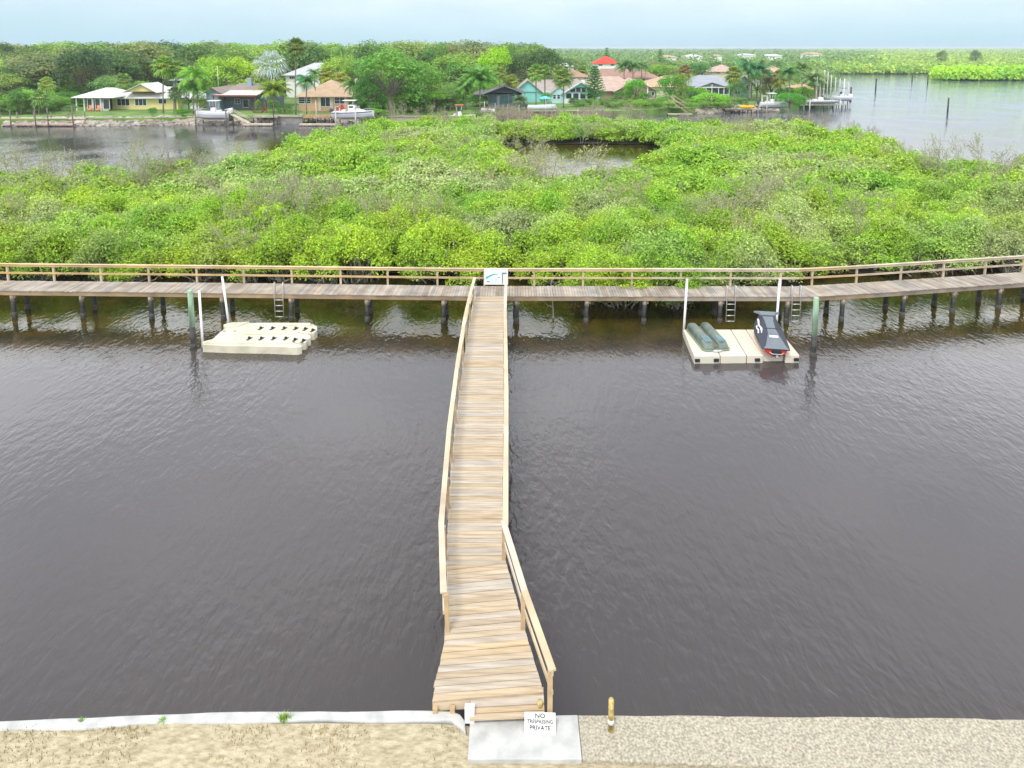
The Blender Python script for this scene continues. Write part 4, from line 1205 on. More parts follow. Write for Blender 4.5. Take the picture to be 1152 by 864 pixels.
for a, c in ((98.2,105.3),(106.8,114.3),(115.8,123.3)): h.win(a, c, 111, 123, -3.3, 1, 1, glass=mat('dark_screen', (.06,.07,.075), .4, .4, 1))
h.box('white_end_wall', M_WHITE, 124.6, 131, 115.5, -3.2, -2.9)
h.win(131.5,146,111,119,0,3); h.win(151.5,165,111,119,0,3); h.win(178,187.5,111,117,0,1)
h.box('white_fence_panel', M_WHITE, 199, 219, 116, 1.8, 2.0)
# 2 blue-grey house with red-edged roof and chimney
mB = wall_mat('blue_grey', (.15,.19,.24)); rB = roof_mat('brown_grey', (.27,.22,.19))
h = House('blue-grey house with a red-edged awning roof and a tall blue chimney', 268, 143)
h.box('wall', mB, 238, 300, 108, 0, 11)
h.hip(rB, 246, 302, 2, 14, 104.5, 93.5, .5, gl=2, gr=2)
h.gable(rB, wall_mat('light_blue_grey', (.27,.36,.44)), 237, 252, -2.0, 9, 103.5, 99.0, .5)
h.box('side_wing', wall_mat('light_blue_grey', (.27,.36,.44)), 237, 252, 103.6, -1.95, 6)
b = MB(); b.slab([(h.W(248),h.D-4,h.H(107.5,h.D-4)),(h.W(296),h.D-4,h.H(107.5,h.D-4)),(h.W(296),h.D+3,h.H(101.5,h.D+3)),(h.W(251),h.D+3,h.H(101.5,h.D+3))], .1); b.build('awning_roof', roof_mat('pink_white', (.62,.53,.50), .08), h.o, h.off)
b = MB(); b.box2(h.W(248),h.D-4.12,h.H(108.6,h.D-4),h.W(296),h.D-4.0,h.H(107,h.D-4)); b.build('fascia', mat('red_brown_trim', (.26,.06,.05), .6, .1, 2), h.o, h.off)
h.box('awning_post', mat('red_brown_trim', (.26,.06,.05)), 249, 249.8, 108.5, -3.9, -3.75); h.box('awning_post', mat('red_brown_trim', (.26,.06,.05)), 294.5, 295.3, 108.5, -3.9, -3.75)
c = h.box('chimney', wall_mat('light_blue_grey', (.27,.36,.44)), 266.5, 271.5, 88.5, 6, 7, zb=4); h.box('chimney_cap', M_CONC_W, 266.2, 271.8, 87.8, 5.9, 7.1, zb=h.H(88.6, h.D+6), par=c)
h.win(264,270.5,111,117,0,2,2); h.win(273,280,111.5,121,0,1,1,nm='door')
# 3 peach hip-roofed house
mP = wall_mat('peach', (.56,.37,.22)); rT = roof_mat('tan', (.43,.31,.20))
h = House('peach house with a tan hip roof and dark sliding doors behind the cabin boat', 365, 140)
h.box('wall', mP, 336, 392, 108.5, 0, 12); h.hip(rT, 336, 393, 0, 12.5, 108.5, 89.5, .7)
h.box('cream_pillar', mat('cream_wall', (.62,.55,.42), .8, .05), 358.5, 361, 108.6, -.12, 0); h.box('cream_pillar', mat('cream_wall', (.62,.55,.42)), 372, 374.5, 108.6, -.12, 0)
h.win(335.8,350,109,116.8,0,2,3); h.win(360.5,371.8,109,120,0,2,1,nm='sliding_door'); h.win(376,388.5,109,117,0,2,2)
h.box('chimney', mat('cream_wall', (.62,.55,.42)), 393.5, 397.5, 88.5, 5, 6)
# 4 white two-storey house behind
h = House('white two-storey house with a pale grey roof behind the peach house', 340, 178)
h.box('wall', M_WHITE, 322, 360, 84.5, 0, 10); h.hip(roof_mat('pale_grey', (.44,.45,.48), .08), 322, 360, 0, 10, 84.5, 70.5, .8, gl=7, gr=1)
h.box('green_awning', mat('green_canvas', (.08,.42,.28), .7, .1), 337, 349, 85.5, -1.5, -.1, zb=h.H(91.5, h.D)); h.win(326,333,85.8,89,0,3)
h.box('balcony_rail', M_WHITE, 336, 352, 91.6, -1.6, -1.5, zb=h.H(94.5, h.D))
# 5 dark grey porch house
mD = wall_mat('dark_grey', (.07,.075,.085))
h = House('dark grey screened house between the two groups of palms', 571, 148)
h.box('wall', mat('teal_dark_screen', (.04,.09,.10), .35, .4, 1.2), 549, 587, 106, 0, 9); h.gable(roof_mat('charcoal', (.13,.13,.14)), mD, 548, 587, -.2, 10, 104.5, 97.0, .8)
h.hip(roof_mat('charcoal', (.13,.13,.14)), 534, 552, 1, 9, 106, 100, .5)
for a in (549,559,572,580,586.4): h.box('screen_post', mat('grey_metal', (.16,.16,.17), .5, .1), a-.35, a+.35, 105.5, -.14, 0)
h.box('door', mat('grey_blue_door', (.16,.20,.23), .5, .1), 559.5, 562, 107.5, -.1, -.02)
h.box('chimney', M_WHITE, 572.5, 577.5, 93.5, 7, 8)
# 6 teal house
mT = wall_mat('teal', (.24,.60,.58)); rG = roof_mat('warm_grey', (.36,.31,.28)); mTp = wall_mat('pale_teal', (.42,.66,.72))
h = House('turquoise house with two white-trimmed gables and a wide glazed bay', 620, 160)
h.box('wall', mT, 578, 622, 103.5, 2, 12); h.gable(rG, mT, 578, 610, 1.8, 12, 103.4, 90.5, .5)
h.hip(rG, 594, 664, 4, 16, 103, 89.5, .5, gl=3, gr=3)
h.box('wall', mTp, 617, 637, 107, -.5, 9); h.gable(rG, mTp, 617, 641, -.7, 8, 106.8, 97.5, .3)
h.box('wall', mTp, 634, 671, 104.2, -1.5, 9); h.gable(rG, mT, 634, 671.5, -1.6, 12, 104.0, 91.5, .5)
b = MB(); 
for a, c_ in (((633,104.6),(652.7,92.2)),((652.7,92.2),(672.5,104.6))): b.beam((h.W(a[0]),h.D-2.12,h.H(a[1],h.D-2)),(h.W(c_[0]),h.D-2.12,h.H(c_[1],h.D-2)),.1,.28)
b.build('white_barge_board', M_WHITE, h.o, h.off)
for i in range(4): h.win(636.5+i*7.9, 643.4+i*7.9, 104.5, 111.3, -1.5, 1)
b = MB(); y_ = h.D-1.66; b.xprism([(h.W(641),h.H(103.2,y_)),(h.W(664.5),h.H(103.2,y_)),(h.W(664.5),h.H(101.0,y_)),(h.W(656),h.H(98.3,y_)),(h.W(649),h.H(98.3,y_)),(h.W(641),h.H(101.0,y_))], y_-.03, y_); b.build('gable_window', M_GLASS, h.o, h.off)
for i in range(1,4):
    b = MB(); a = 641+i*5.9; b.box2(h.W(a)-.06,y_-.07,h.H(103.2,y_),h.W(a)+.06,y_-.03,h.H(99.5,y_)); b.build('gable_mullion', M_WHITE, h.o, h.off)
h.win(622,625.6,105,111.5,-.5,1,2); h.win(626.6,630.4,105,111.5,-.5,1,2)
h.box('chimney', M_WHITE, 656.5, 660.5, 90.2, 6, 7); h.box('white_base_wall', M_WHITE, 634, 671, 112.0, -1.62, -1.5)
h.box('side_stair', M_WHITE, 671.5, 675, 106, 0, 3)
# 7 tan house
mTan = wall_mat('tan', (.28,.22,.14)); rTa = roof_mat('rosy_tan', (.45,.33,.27))
h = House('tan house with a broad rosy roof and a front gable, right of the turquoise house', 705, 168)
h.box('wall', mTan, 672, 734, 102, 0, 12); h.hip(rTa, 668, 722, 0, 16, 102, 86, .6, gl=2, gr=5)
h.gable(rTa, mTan, 692, 737, -1.2, 10, 102.2, 90.0, .6, pk=714); h.box('wall', mTan, 690, 737, 102.3, -1.1, 3)
b = MB(); b.box2(h.W(726.6),h.D-1.4,h.z0,h.W(728),h.D-1.1,h.H(93.5)); b.build('white_porch_post', M_WHITE, h.o, h.off)
h.win(723.5,733,97.5,101,-1.12,2,1); h.win(728.5,736,102.5,111,-1.1,1,1,glass=mat('pale_door', (.33,.27,.22), .5, .1),nm='garage_door')
h.win(733,736.5,103,108,-1.1,1)
# 8 orange roofed house
rO = roof_mat('orange', (.50,.33,.21)); mO = wall_mat('cream', (.6,.52,.42))
h = House('house with a long orange hip roof behind the round trees', 757, 186)
h.box('wall', mO, 728, 790, 97.5, 0, 12); h.hip(rO, 727, 792, 0, 15, 97.5, 85.0, .6, gl=7, gr=7)
h.gable(roof_mat('rosy_tan', (.45,.33,.27)), wall_mat('lilac_grey', (.36,.34,.40)), 770, 792, -2, 6, 98.5, 90.8, .5)
# 9 grey house with white-framed screen room
mG = wall_mat('grey_blue', (.20,.24,.28)); rGr = roof_mat('blue_grey', (.30,.32,.36))
h = House('grey-roofed house with a white-framed screened gable room, right of the round trees', 800, 176)
h.hip(rGr, 782, 832, 3, 18, 96.5, 84.5, .6, gl=4, gr=4); h.box('wall', mG, 783, 832, 97, 4, 14)
h.box('screen_room', mat('dark_screen_room', (.06,.08,.10), .3, .4, 1), 785, 820, 99.5, 0, 4); h.gable(rGr, mG, 782, 821, -.2, 6, 99.3, 92.8, .4, pk=800)
for a in (785.3,794,800.5,808,814,820): h.box('white_post', M_WHITE, a-.4, a+.4, 98.8 if a != 800.5 else 95, -.35, -.2)
h.box('white_beam', M_WHITE, 785, 820, 97.8, -.45, -.36, zb=h.H(98.7, h.D)); h.box('white_sill', M_WHITE, 785, 820, 106.2, -.45, -.36, zb=h.H(107.0, h.D))
# 10 green-grey gabled house on the right
h = House('small grey-green gabled house with a white corner post among palms on the right', 838, 178)
h.box('wall', wall_mat('grey_green', (.20,.29,.29)), 824, 846, 94, 0, 9); h.gable(rGr, wall_mat('grey_green', (.20,.29,.29)), 824, 846, -.2, 10, 93.8, 85.5, .5, pk=836)
h.box('white_post', M_WHITE, 843, 844.2, 94.2, -.4, -.2); h.win(838.5,842.5,95,102,0,1)
h.hip(rGr, 842, 862, 4, 14, 93, 84, .4)
# farther roofs
def far_house(px0, px1, D, pye, pyr, wall, roof, label, gl=None, dep=10, win=True):
    h = House(label, (px0+px1)/2, D); h.box('wall', wall, px0, px1, pye, 0, dep); h.hip(roof, px0, px1, 0, dep, pye, pyr, .6, gl=gl, gr=gl)
    if win:
        n = max(1, int((px1-px0)/11))
        for i in range(n):
            a = px0 + (px1-px0)*(i+.3)/n; h.win(a, a+(px1-px0)*.35/n, pye+.7, pye+ (2.6 if D > 200 else 4), 0, 1)
    return h
far_house(572, 664, 205, 86.5, 78.0, wall_mat('cream', (.6,.52,.42)), roof_mat('terracotta', (.38,.24,.17)), 'long terracotta-roofed house behind the turquoise house')
far_house(660, 742, 212, 88.0, 77.0, wall_mat('cream', (.6,.52,.42)), roof_mat('brown_red', (.34,.21,.165)), 'dark reddish-brown roofed house behind the tan house')
h = far_house(669, 696, 300, 71.5, 62.8, M_WHITE, roof_mat('red', (.62,.06,.035)), 'white house with a bright red hip roof on the skyline')
h = far_house(628, 645, 260, 74.5, 70.5, M_WHITE, roof_mat('white', (.62,.62,.61)), 'small white-roofed building left of the red-roofed house')
far_house(800, 832, 235, 80.5, 72.5, wall_mat('cream', (.6,.52,.42)), roof_mat('rosy_tan', (.45,.33,.27)), 'tan-roofed house behind the grey-roofed screened house')
far_house(862, 884, 235, 81, 73.5, wall_mat('cream', (.6,.52,.42)), roof_mat('orange', (.50,.33,.21)), 'orange-brown roofed house among the palms at right')
far_house(195, 222, 175, 90, 81, wall_mat('grey_blue', (.20,.24,.28)), roof_mat('pale_grey', (.44,.45,.48)), 'pale grey roofed house half hidden behind the trees, right of the yellow house')
far_house(410, 445, 160, 106, 99, M_WHITE, roof_mat('charcoal', (.13,.13,.14)), 'white walled house mostly hidden behind the big spreading tree')
far_house(470, 500, 156, 108, 101, mD, roof_mat('charcoal', (.13,.13,.14)), 'dark house at the right foot of the big spreading tree')
far_house(905, 925, 172, 100, 93, wall_mat('pink', (.55,.36,.30)), roof_mat('orange', (.50,.33,.21)), 'small pink house behind the white lift posts at the point')
far_house(486, 512, 185, 92, 86.5, wall_mat('cream', (.6,.52,.42)), roof_mat('tan', (.43,.31,.20)), 'tan-roofed house behind and right of the big spreading tree')
for i, (a, c_, D, e, t) in enumerate([(742,762,520,64.5,62.0),(770,790,560,63.5,61.2),(800,812,600,63,61),(830,850,650,62,60.3),(905,925,700,60.5,58.8),(860,880,600,62.5,60.8)]):
    far_house(a, c_, D, e, t, M_WHITE, roof_mat('white', (.62,.62,.61)) if i % 2 else roof_mat('orange', (.50,.33,.21)), ['pale far roof just right of the red house on the skyline','second pale far roof on the skyline right of the red house','tiny pale far roof on the skyline above the grey house','tiny pale roof on the skyline above the right palms','tiny orange roof on the skyline above the white lift posts','tiny pale roof on the skyline left of the white lift posts'][i], win=False)

# ------------------------------------------------------------------ trees of the far bank, one by one
OAK = (.075,.13,.035); DARK = (.045,.085,.035); LIME = (.22,.34,.03); MID = (.11,.20,.035); OLIVE = (.14,.17,.06)
for a in [
 (92,160,50,64,(.04,.075,.032),'very dark green oak with an uneven crown on the left, above the yellow house'),
 (30,165,70,70,OLIVE,'grey-green oak left of the very dark oak'), (8,190,46,44,DARK,'dark green tree at the top left corner of the photo'),
 (58,172,76,44,(.09,.15,.05),'olive green rounded tree in front of the dark oak, left side'),
 (118,175,60,40,(.05,.09,.035),'dark tree directly right of the very dark oak'), (150,185,56,60,(.10,.15,.05),'mid green oak behind the white gable roof'),
 (180,200,50,50,(.09,.16,.04),'mid green tree on the skyline above the yellow house'), (210,178,66,46,(.08,.12,.04),'dull green tree above the blue-grey house, left side'),
 (238,170,62,40,(.14,.26,.03),'yellow-green tree above the blue-grey house chimney, left'), (262,165,63,62,LIME,'bright lime-green tree behind the tall blue chimney'),
 (28,142,104,54,(.11,.26,.03),'low bright green shrubbery tree left of the yellow house'), (74,150,104,36,(.08,.22,.03),'bright green round bush-like tree left of the white porch'),
 (8,140,108,40,(.14,.26,.04),'bright green tree at the left border above the dock'), (120,158,84,38,(.12,.19,.06),'pale olive tree just above the white porch roof'),
 (212,139,92,36,(.12,.24,.03),'bright green leafy tree between the yellow and the blue-grey house'),
 (440,132,54,92,(.075,.17,.03),'very large spreading green oak in the middle of the far bank'), (468,140,68,62,(.08,.18,.03),'right-hand lower half of the big spreading tree group, drooping over the dark house'),
 (415,132,84,42,(.07,.16,.03),'lower left bough tree of the big spreading group, beside the peach house'),
 (400,175,66,40,(.12,.22,.04),'mid green tree behind the peach house chimney'), (370,190,70,46,(.12,.22,.03),'yellow-green tree behind the peach roof'),
 (493,185,47,40,(.09,.18,.05),'rounded green tree on the skyline right of the big spreading tree'), (518,175,64,44,(.10,.20,.04),'mid green tree between the big spreading tree and the lime one'),
 (558,172,51,44,(.17,.32,.02),'bright yellow-green round tree above the dark grey house'), (607,205,54,74,(.05,.10,.03),'broad dark green oak above the turquoise house'),
 (570,210,57,40,(.06,.12,.035),'dark green oak beside the bright yellow-green round tree'),
 (510,146,100,34,(.09,.25,.02),'bright green shrub left of the dark grey house'), (536,150,106,26,(.06,.15,.03),'dark green shrub at the left wall of the dark grey house'),
 (754,160,82,36,(.055,.18,.02),'big round dense green tree right of the tan house'), (777,160,96,20,(.10,.26,.02),'round clipped green shrub, left of the pair by the screened room'), (790,158,98,18,(.13,.29,.02),'round clipped yellow-green shrub, right of the pair by the screened room'),
 (715,158,88,28,(.08,.22,.02),'green round tree before the gable of the tan house'), (697,159,102,13,(.04,.14,.02),'low dark green clipped hedge block before the tan house'), (709,157,96,12,(.09,.20,.02),'upright oval green shrub before the tan house'),(725,157,104,18,(.03,.12,.02),'low dark green round shrub right of the upright oval one'),
 (614,152,104,15,(.12,.29,.03),'small flat-topped bright green tree before the turquoise house'), (766,158,82,22,(.14,.22,.03),'yellowish tree behind the big round dense tree'),
 (800,150,104,44,(.12,.28,.02),'wide bright green bush before the screened room'), (889,146,104,34,(.05,.19,.02),'dense round green bush on the bank between two lifted boats'), (882,158,98,26,(.05,.16,.02),'dark green bush behind the dense round bank bush'),
 (740,235,72,50,(.15,.27,.03),'yellow-green tree behind the orange roof'), (852,175,80,30,(.09,.15,.04),'mixed green tree behind the grey-green house'), (868,168,84,22,(.10,.10,.05),'brownish green tree among the right palms'),
 (784,230,70,40,(.06,.14,.04),'dark green tree cluster left of the tan far roof'), (810,150,112,24,(.11,.24,.03),'low green bank bush left of the yellow kayak'), (830,170,92,24,(.07,.18,.03),'green tree at the wall of the grey-green house'),
 (320,134,118,18,(.05,.13,.02),'dark green bushy shrub between the palms and the peach house'), (307,138,112,18,(.12,.22,.03),'yellow-green shrub under the clumping palm'), (290,136,112,9,(.13,.20,.03),'small round potted tree in the wooden ring by the blue-grey house'),
 (170,131,129,12,(.07,.19,.02),'small green bush on the riprap below the yellow house'), (205,129,127,22,(.09,.22,.02),'low green bush on the riprap beside the first lifted boat'), (425,128,122,24,(.10,.22,.03),'green bush on the seawall right of the cabin boat')]:
    tree(a[0], a[1], a[2], a[3], a[4], a[5])
# palms
for a in [
 (333,131,42,'fan','very tall slim fan palm rising above the frame top beside the peach house',(.12,.20,.05),1.15),
 (304,150,59,'silver','big silvery blue palm behind the blue-grey house',(.30,.36,.35),1.25),
 (308,135,88,'bush','clumping yellow-green palm right of the blue-grey house',(.20,.30,.03),1.0),
 (345,133,84,'feather','feather palm with a thin trunk in front of the peach house',(.08,.20,.05),1.0),
 (184,134,62,'fan','tall fan palm leaning left above the yellow house',(.15,.26,.04),1.3),
 (198,135,68,'fan','fan palm right of the tall leaning one by the yellow house',(.12,.22,.04),1.1),
 (196,134,97,'fan','short grey-green fan palm at the right end of the yellow house',(.14,.22,.10),.8),
 (218,132,74,'feather','bright green feather palm beside the first lifted boat',(.13,.28,.03),1.5),
 (222,133,88,'bush','leafy bright palm clump at the stern of the first lifted boat',(.10,.24,.03),.8),
 (44,132,101,'fan','short fan palm on the bank left of the white porch',(.14,.25,.07),1.0),
 (52,136,86,'fan','yellowish fan palm above the short bank palm',(.18,.26,.05),.9),
 (138,150,82,'fan','pale green fan palm behind the white porch roof',(.13,.23,.05),1.1),
 (368,150,74,'fan','yellow-green fan palm right behind the peach roof ridge',(.22,.28,.04),1.2),
 (384,160,80,'fan','yellow fan palm behind the peach house chimney',(.26,.27,.05),1.2),
 (354,150,77,'feather','small feather palm before the white two-storey house',(.09,.2,.06),.8),
 (398,134,88,'feather','drooping feather palm at the right wall of the peach house',(.07,.17,.04),1.1),
 (540,138,72,'bush','large bright feather palm left of the dark grey house',(.11,.27,.05),1.25),
 (524,142,86,'bush','second large feather palm left of the dark grey house',(.12,.25,.05),.8),
 (562,150,75,'fan','yellowish fan palm above the dark grey house, left',(.20,.27,.05),1.0),
 (576,152,83,'fan','yellowish fan palm above the dark grey house, right and lower',(.20,.26,.05),.95),
 (603,146,72,'fan','curved fan palm before the turquoise house, left head of the pair',(.13,.24,.05),1.1),
 (613,148,73,'fan','straight fan palm before the turquoise house, right head of the pair',(.13,.25,.05),.9),
 (634,146,77,'fan','full round-headed fan palm before the middle of the turquoise house',(.15,.24,.06),1.25),
 (629,168,73,'fan','fan palm behind the turquoise house roof',(.16,.24,.05),1.0),
 (702,205,68,'feather','feather palm behind the tan roof, leftmost of three',(.08,.17,.06),1.4),
 (712,205,67,'feather','feather palm behind the tan roof, middle of three',(.09,.18,.06),1.4),
 (722,208,69,'feather','feather palm behind the tan roof, rightmost of three',(.08,.17,.06),1.3),
 (655,215,74,'fan','fan palm above the turquoise house ridge',(.15,.24,.05),1.2),
 (771,190,72,'fan','brownish fan palm behind the orange roof',(.20,.16,.07),1.2),
 (826,160,74,'fan','yellow-green fan palm right of the screened room',(.18,.25,.05),1.25),
 (842,166,68,'feather','tall feather palm above the grey-green house, left one',(.07,.20,.09),1.7),
 (855,166,70,'feather','tall feather palm above the grey-green house, right one',(.07,.20,.08),1.6),
 (888,156,74,'feather','feather palm with a thin pale trunk before the right bushes',(.09,.23,.07),1.3),
 (878,164,78,'fan','yellowish fan palm among the right palms',(.24,.25,.05),1.2),
 (902,168,70,'feather','feather palm behind the thin-trunked one at right',(.12,.22,.05),1.3),
 (916,160,78,'bush','large grey-green palm left of the white lift posts',(.16,.24,.10),1.0),
 (585,142,106,'bush','small grey-green palm at the right corner of the dark grey house',(.10,.17,.09),.55)]:
    palm(a[0], a[1], a[2], a[3], a[4], a[5], a[6])
# Norfolk pines
def norfolk(px, D, yt, label, wd=2.6):
    zt = Z(yt, D); x = X(px, D, 4); o = empty('norfolk_pine', (x, D, 1.2), label, 'pine tree'); H_ = zt-1.2
    b = MB(); b.tube([(0,0,-.2),(0,0,H_)], [.2,.03], 8); b.build('trunk', M_BARK, o)
    r_ = np.random.default_rng(int(px)); P = []
    nt_ = 13
    for i in range(nt_):
        z = H_*(.18+.8*i/nt_); Lr = wd*(1-i/nt_)**.8 + .25
        for j in range(7):
            az = j*.9+i*.5
            for t in np.linspace(.15,1,12):
                for _ in range(3): P.append((math.cos(az)*Lr*t+r_.normal(0,.12), math.sin(az)*Lr*t+r_.normal(0,.12), z+Lr*t*.25+r_.normal(0,.08)))
    P = np.array(P); link('needles', quads_mesh('needles', leaf_quads(P, r_.normal(0,1,(len(P),3))+np.array([0,0,.5]), .38, .45, r_), M_LEAF), o, (.045,.14,.035))
norfolk(669, 156, 72, 'dark Norfolk pine with layered branches between the turquoise and the tan house', 2.6)
norfolk(742, 300, 53.5, 'dark Norfolk pine on the skyline above the orange roof', 3.2)
norfolk(682, 330, 52, 'slim Norfolk pine on the skyline near the red roof', 2.4)
norfolk(565, 300, 47.5, 'slim Norfolk pine on the skyline above the lime-green tree', 2.0)

# unnamed trees between and behind the houses
HB = [(93,220,155),(236,302,160),(335,396,154),(320,362,190),(532,590,160),(575,676,178),(668,740,186),(726,794,204),(780,834,196),(822,864,192),(570,744,228),(665,698,312),(798,834,250),(860,886,250),(194,224,186),(626,647,272)]
G2 = 'background trees among the houses'
cnt = 0; r3 = np.random.default_rng(33); placed = []
tries = 0
while cnt < 290 and tries < 15000:
    tries += 1
    D = 150 * math.exp(r3.uniform(0, .85)); px = r3.uniform(-30, 960)
    if px > 640 and r3.random() < .25: continue
    x = X(px, D, 4)
    if D < 175 and px > 225 and r3.random() < .7: continue
    if D > 215 and px > 930: continue
    if x > 78 + (D-170)*.36 and D > 165: continue
    lim = 15.3 if px < 600 else np.interp(px, [600,660,960], [13,8.5,7])
    hh = lim*(1 - .5*r3.random()**1.6)*(1 if D > 190 else .85)
    yt_ = HZ + (CH-1.2-hh)*FPX/D; wpx = hh*r3.uniform(1.0,1.5)/D*FPX
    bad = False
    for a, c_, Dh in HB:
        if a-wpx*.45 < px < c_+wpx*.45 and D < Dh+4: bad = True
    if D < 160 and px > 60: bad = True
    if any((x-q[0])**2+(D-q[1])**2 < 20 for q in placed): bad = True
    if bad: continue
    placed.append((x, D)); cnt += 1
    c_ = [(.075,.14,.04),(.11,.19,.04),(.06,.11,.04),(.14,.20,.06),(.17,.27,.05),(.13,.16,.07)][r3.integers(6)]
    tree(px, D, yt_, wpx, c_, 'one of the many rounded broadleaf trees crowding behind the waterfront houses', G2)

# garden shrubs filling the gaps below them
cnt = 0; tries = 0; pl2 = []
LAWN = [(120,262,150),(575,640,156),(640,700,160),(700,745,152),(285,300,150)]
while cnt < 280 and tries < 9000:
    tries += 1
    px = r3.uniform(-20, 945); D = 132 + 60*r3.random()**1.3; x = X(px, D, 2)
    if D < shore_y(x)+4 or x > 78 + (D-170)*.3: continue
    hh = r3.uniform(1.6, 5.0); wd = hh*r3.uniform(1.1,1.9); wpx = wd/D*FPX
    if 640 < px < 835 and r3.random() < .8: D = r3.uniform(143,160); x = X(px, D, 2); hh = r3.uniform(.7,1.5); wd = hh*2.6; wpx = wd/D*FPX
    elif any(a < px < c_ and D < dd for a, c_, dd in LAWN): continue
    if hh > 1.5 and any(a-wpx*.5 < px < c_+wpx*.5 and D < Dh+3 for a, c_, Dh in HB): continue
    if any((x-q[0])**2+(D-q[1])**2 < 3 for q in pl2): continue
    pl2.append((x,D)); cnt += 1
    c_ = [(.08,.17,.03),(.12,.24,.03),(.05,.13,.025),(.15,.25,.05),(.10,.22,.03),(.13,.20,.06)][r3.integers(6)]
    tree(px, D, HZ + (CH-1.2-hh)*FPX/D, wpx, c_, 'one of the many leafy garden shrubs filling the gaps between houses and trees', 'garden shrubs among the houses', name='garden_shrub', cat='shrub')

# far woodland to the horizon: one uncountable mass
def canopy_mass(name, n, pxr, Dr, hfun, keep, label, colr, r_, per=46, wide=1.0, rowf=None):
    Q = []; row = False
    base_d = r_.normal(0,1,(400,3)); base_d[:,2] = np.abs(base_d[:,2])*.9+.05; base_d /= np.linalg.norm(base_d,axis=1,keepdims=True)
    for _i in range(n + (260 if rowf else 0)):
        row = _i >= n
        D = Dr[0]*math.exp(r_.random()*math.log(Dr[1]/Dr[0])); px = r_.uniform(*pxr); x = X(px, D, 3)
        if not row and not keep(px, D, x): continue
        if row and rowf(px) is None: continue
        if row: D = rowf(px); x = X(px, D, 3)
        h = hfun(px, D, r_); rad = max(h*.55, D*.010)*r_.uniform(.8,1.3)*wide; idx = r_.integers(0,400,per); d = base_d[idx]
        lump = 1+.25*np.sin(d[:,0]*4+px)*np.sin(d[:,1]*5+D)
        P = np.stack([x+d[:,0]*rad*lump, D+d[:,1]*rad*lump, .2 + h*.08 + d[:,2]*h*.92*lump], axis=1)
        Q.append(leaf_quads(P, d.copy(), max(.55, D*.0034)*1.25, .7, r_, .5))
    o = link(name, quads_mesh(name, np.concatenate(Q), M_LEAF), color=colr); return tag(o, label, name.replace('_',' '), kind='stuff')
r4 = np.random.default_rng(44)
canopy_mass('far_woodland', 6000, (-60, 985), (205, 3600), lambda px, D, r_: (np.interp(px,[-60,560,660,985],[12.5,12,8.2,7.0])*r_.uniform(.6,1.05)),
    lambda px, D, x: (D > 420 or x < 100 + (D-200)*.40) and not any(a-6 < px < c_+6 and D < Dh for a, c_, Dh in HB) and (D > 255 or px < 640) and not (733 < px < 935 and 430 < D < 720 and int(px/9)%3 == 0), 'far green treetops stretching to the horizon', (.10,.165,.06), r4)
canopy_mass('far_mangroves', 3600, (915, 1330), (378, 3800), lambda px, D, r_: 4.6*r_.uniform(.6,1.1)*(1+min(D,2500)/2500*.5),
    lambda px, D, x: D > 380 or x < 300, 'far mangrove flats beyond the bay', (.17,.25,.06), r4, 46, 1.3, lambda px: (None if px > 1075 else 372+r4.uniform(0,6)))
canopy_mass('mangrove_point', 900, (1052, 1420), (298, 344), lambda px, D, r_: 5.0*r_.uniform(.65,1.05),
    lambda px, D, x: x > 189 + abs(D-318)*.5, 'bright mangrove point jutting into the bay at right', (.19,.31,.035), r4, 110, .8, lambda px: 297.5+r4.uniform(0,5)+max(0,(1066-px))*.8)
tree(1097, 520, 56, 14, (.09,.16,.06), 'lone domed tree on the far horizon at right')
tree(1059, 480, 56.5, 12, (.09,.16,.06), 'lone domed tree on the far mangrove skyline, left of the other')

# ------------------------------------------------------------------ riprap, seawalls, docks, lifts on the far bank
def riprap(px0, px1, n, label, seed):
    b = MB(); r_ = random.Random(seed)
    x0, x1 = X(px0,125,.5), X(px1,125,.5)
    for i in range(n):
        x = r_.uniform(x0, x1); t = r_.random(); y = shore_y(x) - 1.6 + t*2.8; z = -.1 + t*1.35; s_ = r_.uniform(.25,.6)
        vs = []; n0 = 7
        for j in range(3):
            for k_ in range(n0):
                a = 6.283*k_/n0 + j*.3; rr_ = s_*(1,.95,.45)[j]*r_.uniform(.75,1.2); vs.append((x+rr_*math.cos(a)*1.35, y+rr_*math.sin(a), z+(-.3,.15,.42)[j]*s_*1.4*r_.uniform(.8,1.2)))
        fs = [(j*n0+k_, j*n0+(k_+1)%n0, (j+1)*n0+(k_+1)%n0, (j+1)*n0+k_) for j in range(2) for k_ in range(n0)] + [tuple(2*n0+k_ for k_ in range(n0))]
        b.add(vs, fs)
    tag(b.build('riprap', M_ROCK), label, 'rocks', kind='stuff')
riprap(15, 262, 620, 'tan rock rubble lining the bank below the yellow house', 3)
riprap(262, 400, 160, 'rock rubble at the foot of the seawall by the peach house', 4)
riprap(820, 940, 260, 'broken rock rubble along the bank at the point', 5)
M_GREYWALL = mat('grey_seawall', (.24,.23,.21), .9, .25, 1.2)
def wall_seg(px0, px1, D, label, zt=1.35, nm='seawall', m=None):
    x0, x1 = X(px0,D,1), X(px1,D,1); o = empty(nm, ((x0+x1)/2, D, 0), label, 'seawall')
    b = MB(); b.box(0,.15,zt/2-.3,x1-x0,.3,zt+.5); b.build('wall_face', m or M_GREYWALL, o)
    b = MB(); b.box(0,.1,zt+.02,x1-x0+.1,.6,.16); b.build('cap', M_CONC_T, o)
wall_seg(308, 340, 126.6, 'grey concrete seawall between the clumping palm and the orange deck')
wall_seg(424, 520, 128.5, 'pale seawall right of the cabin boat, partly behind grey mangroves', 1.2, m=M_CONC_T)
wall_seg(590, 680, 136.2, 'brownish timber seawall below the turquoise house', 1.5, m=mat('timber_wall', (.22,.16,.10), .9, .3, 1.5, streak=('X', 3, .6)))
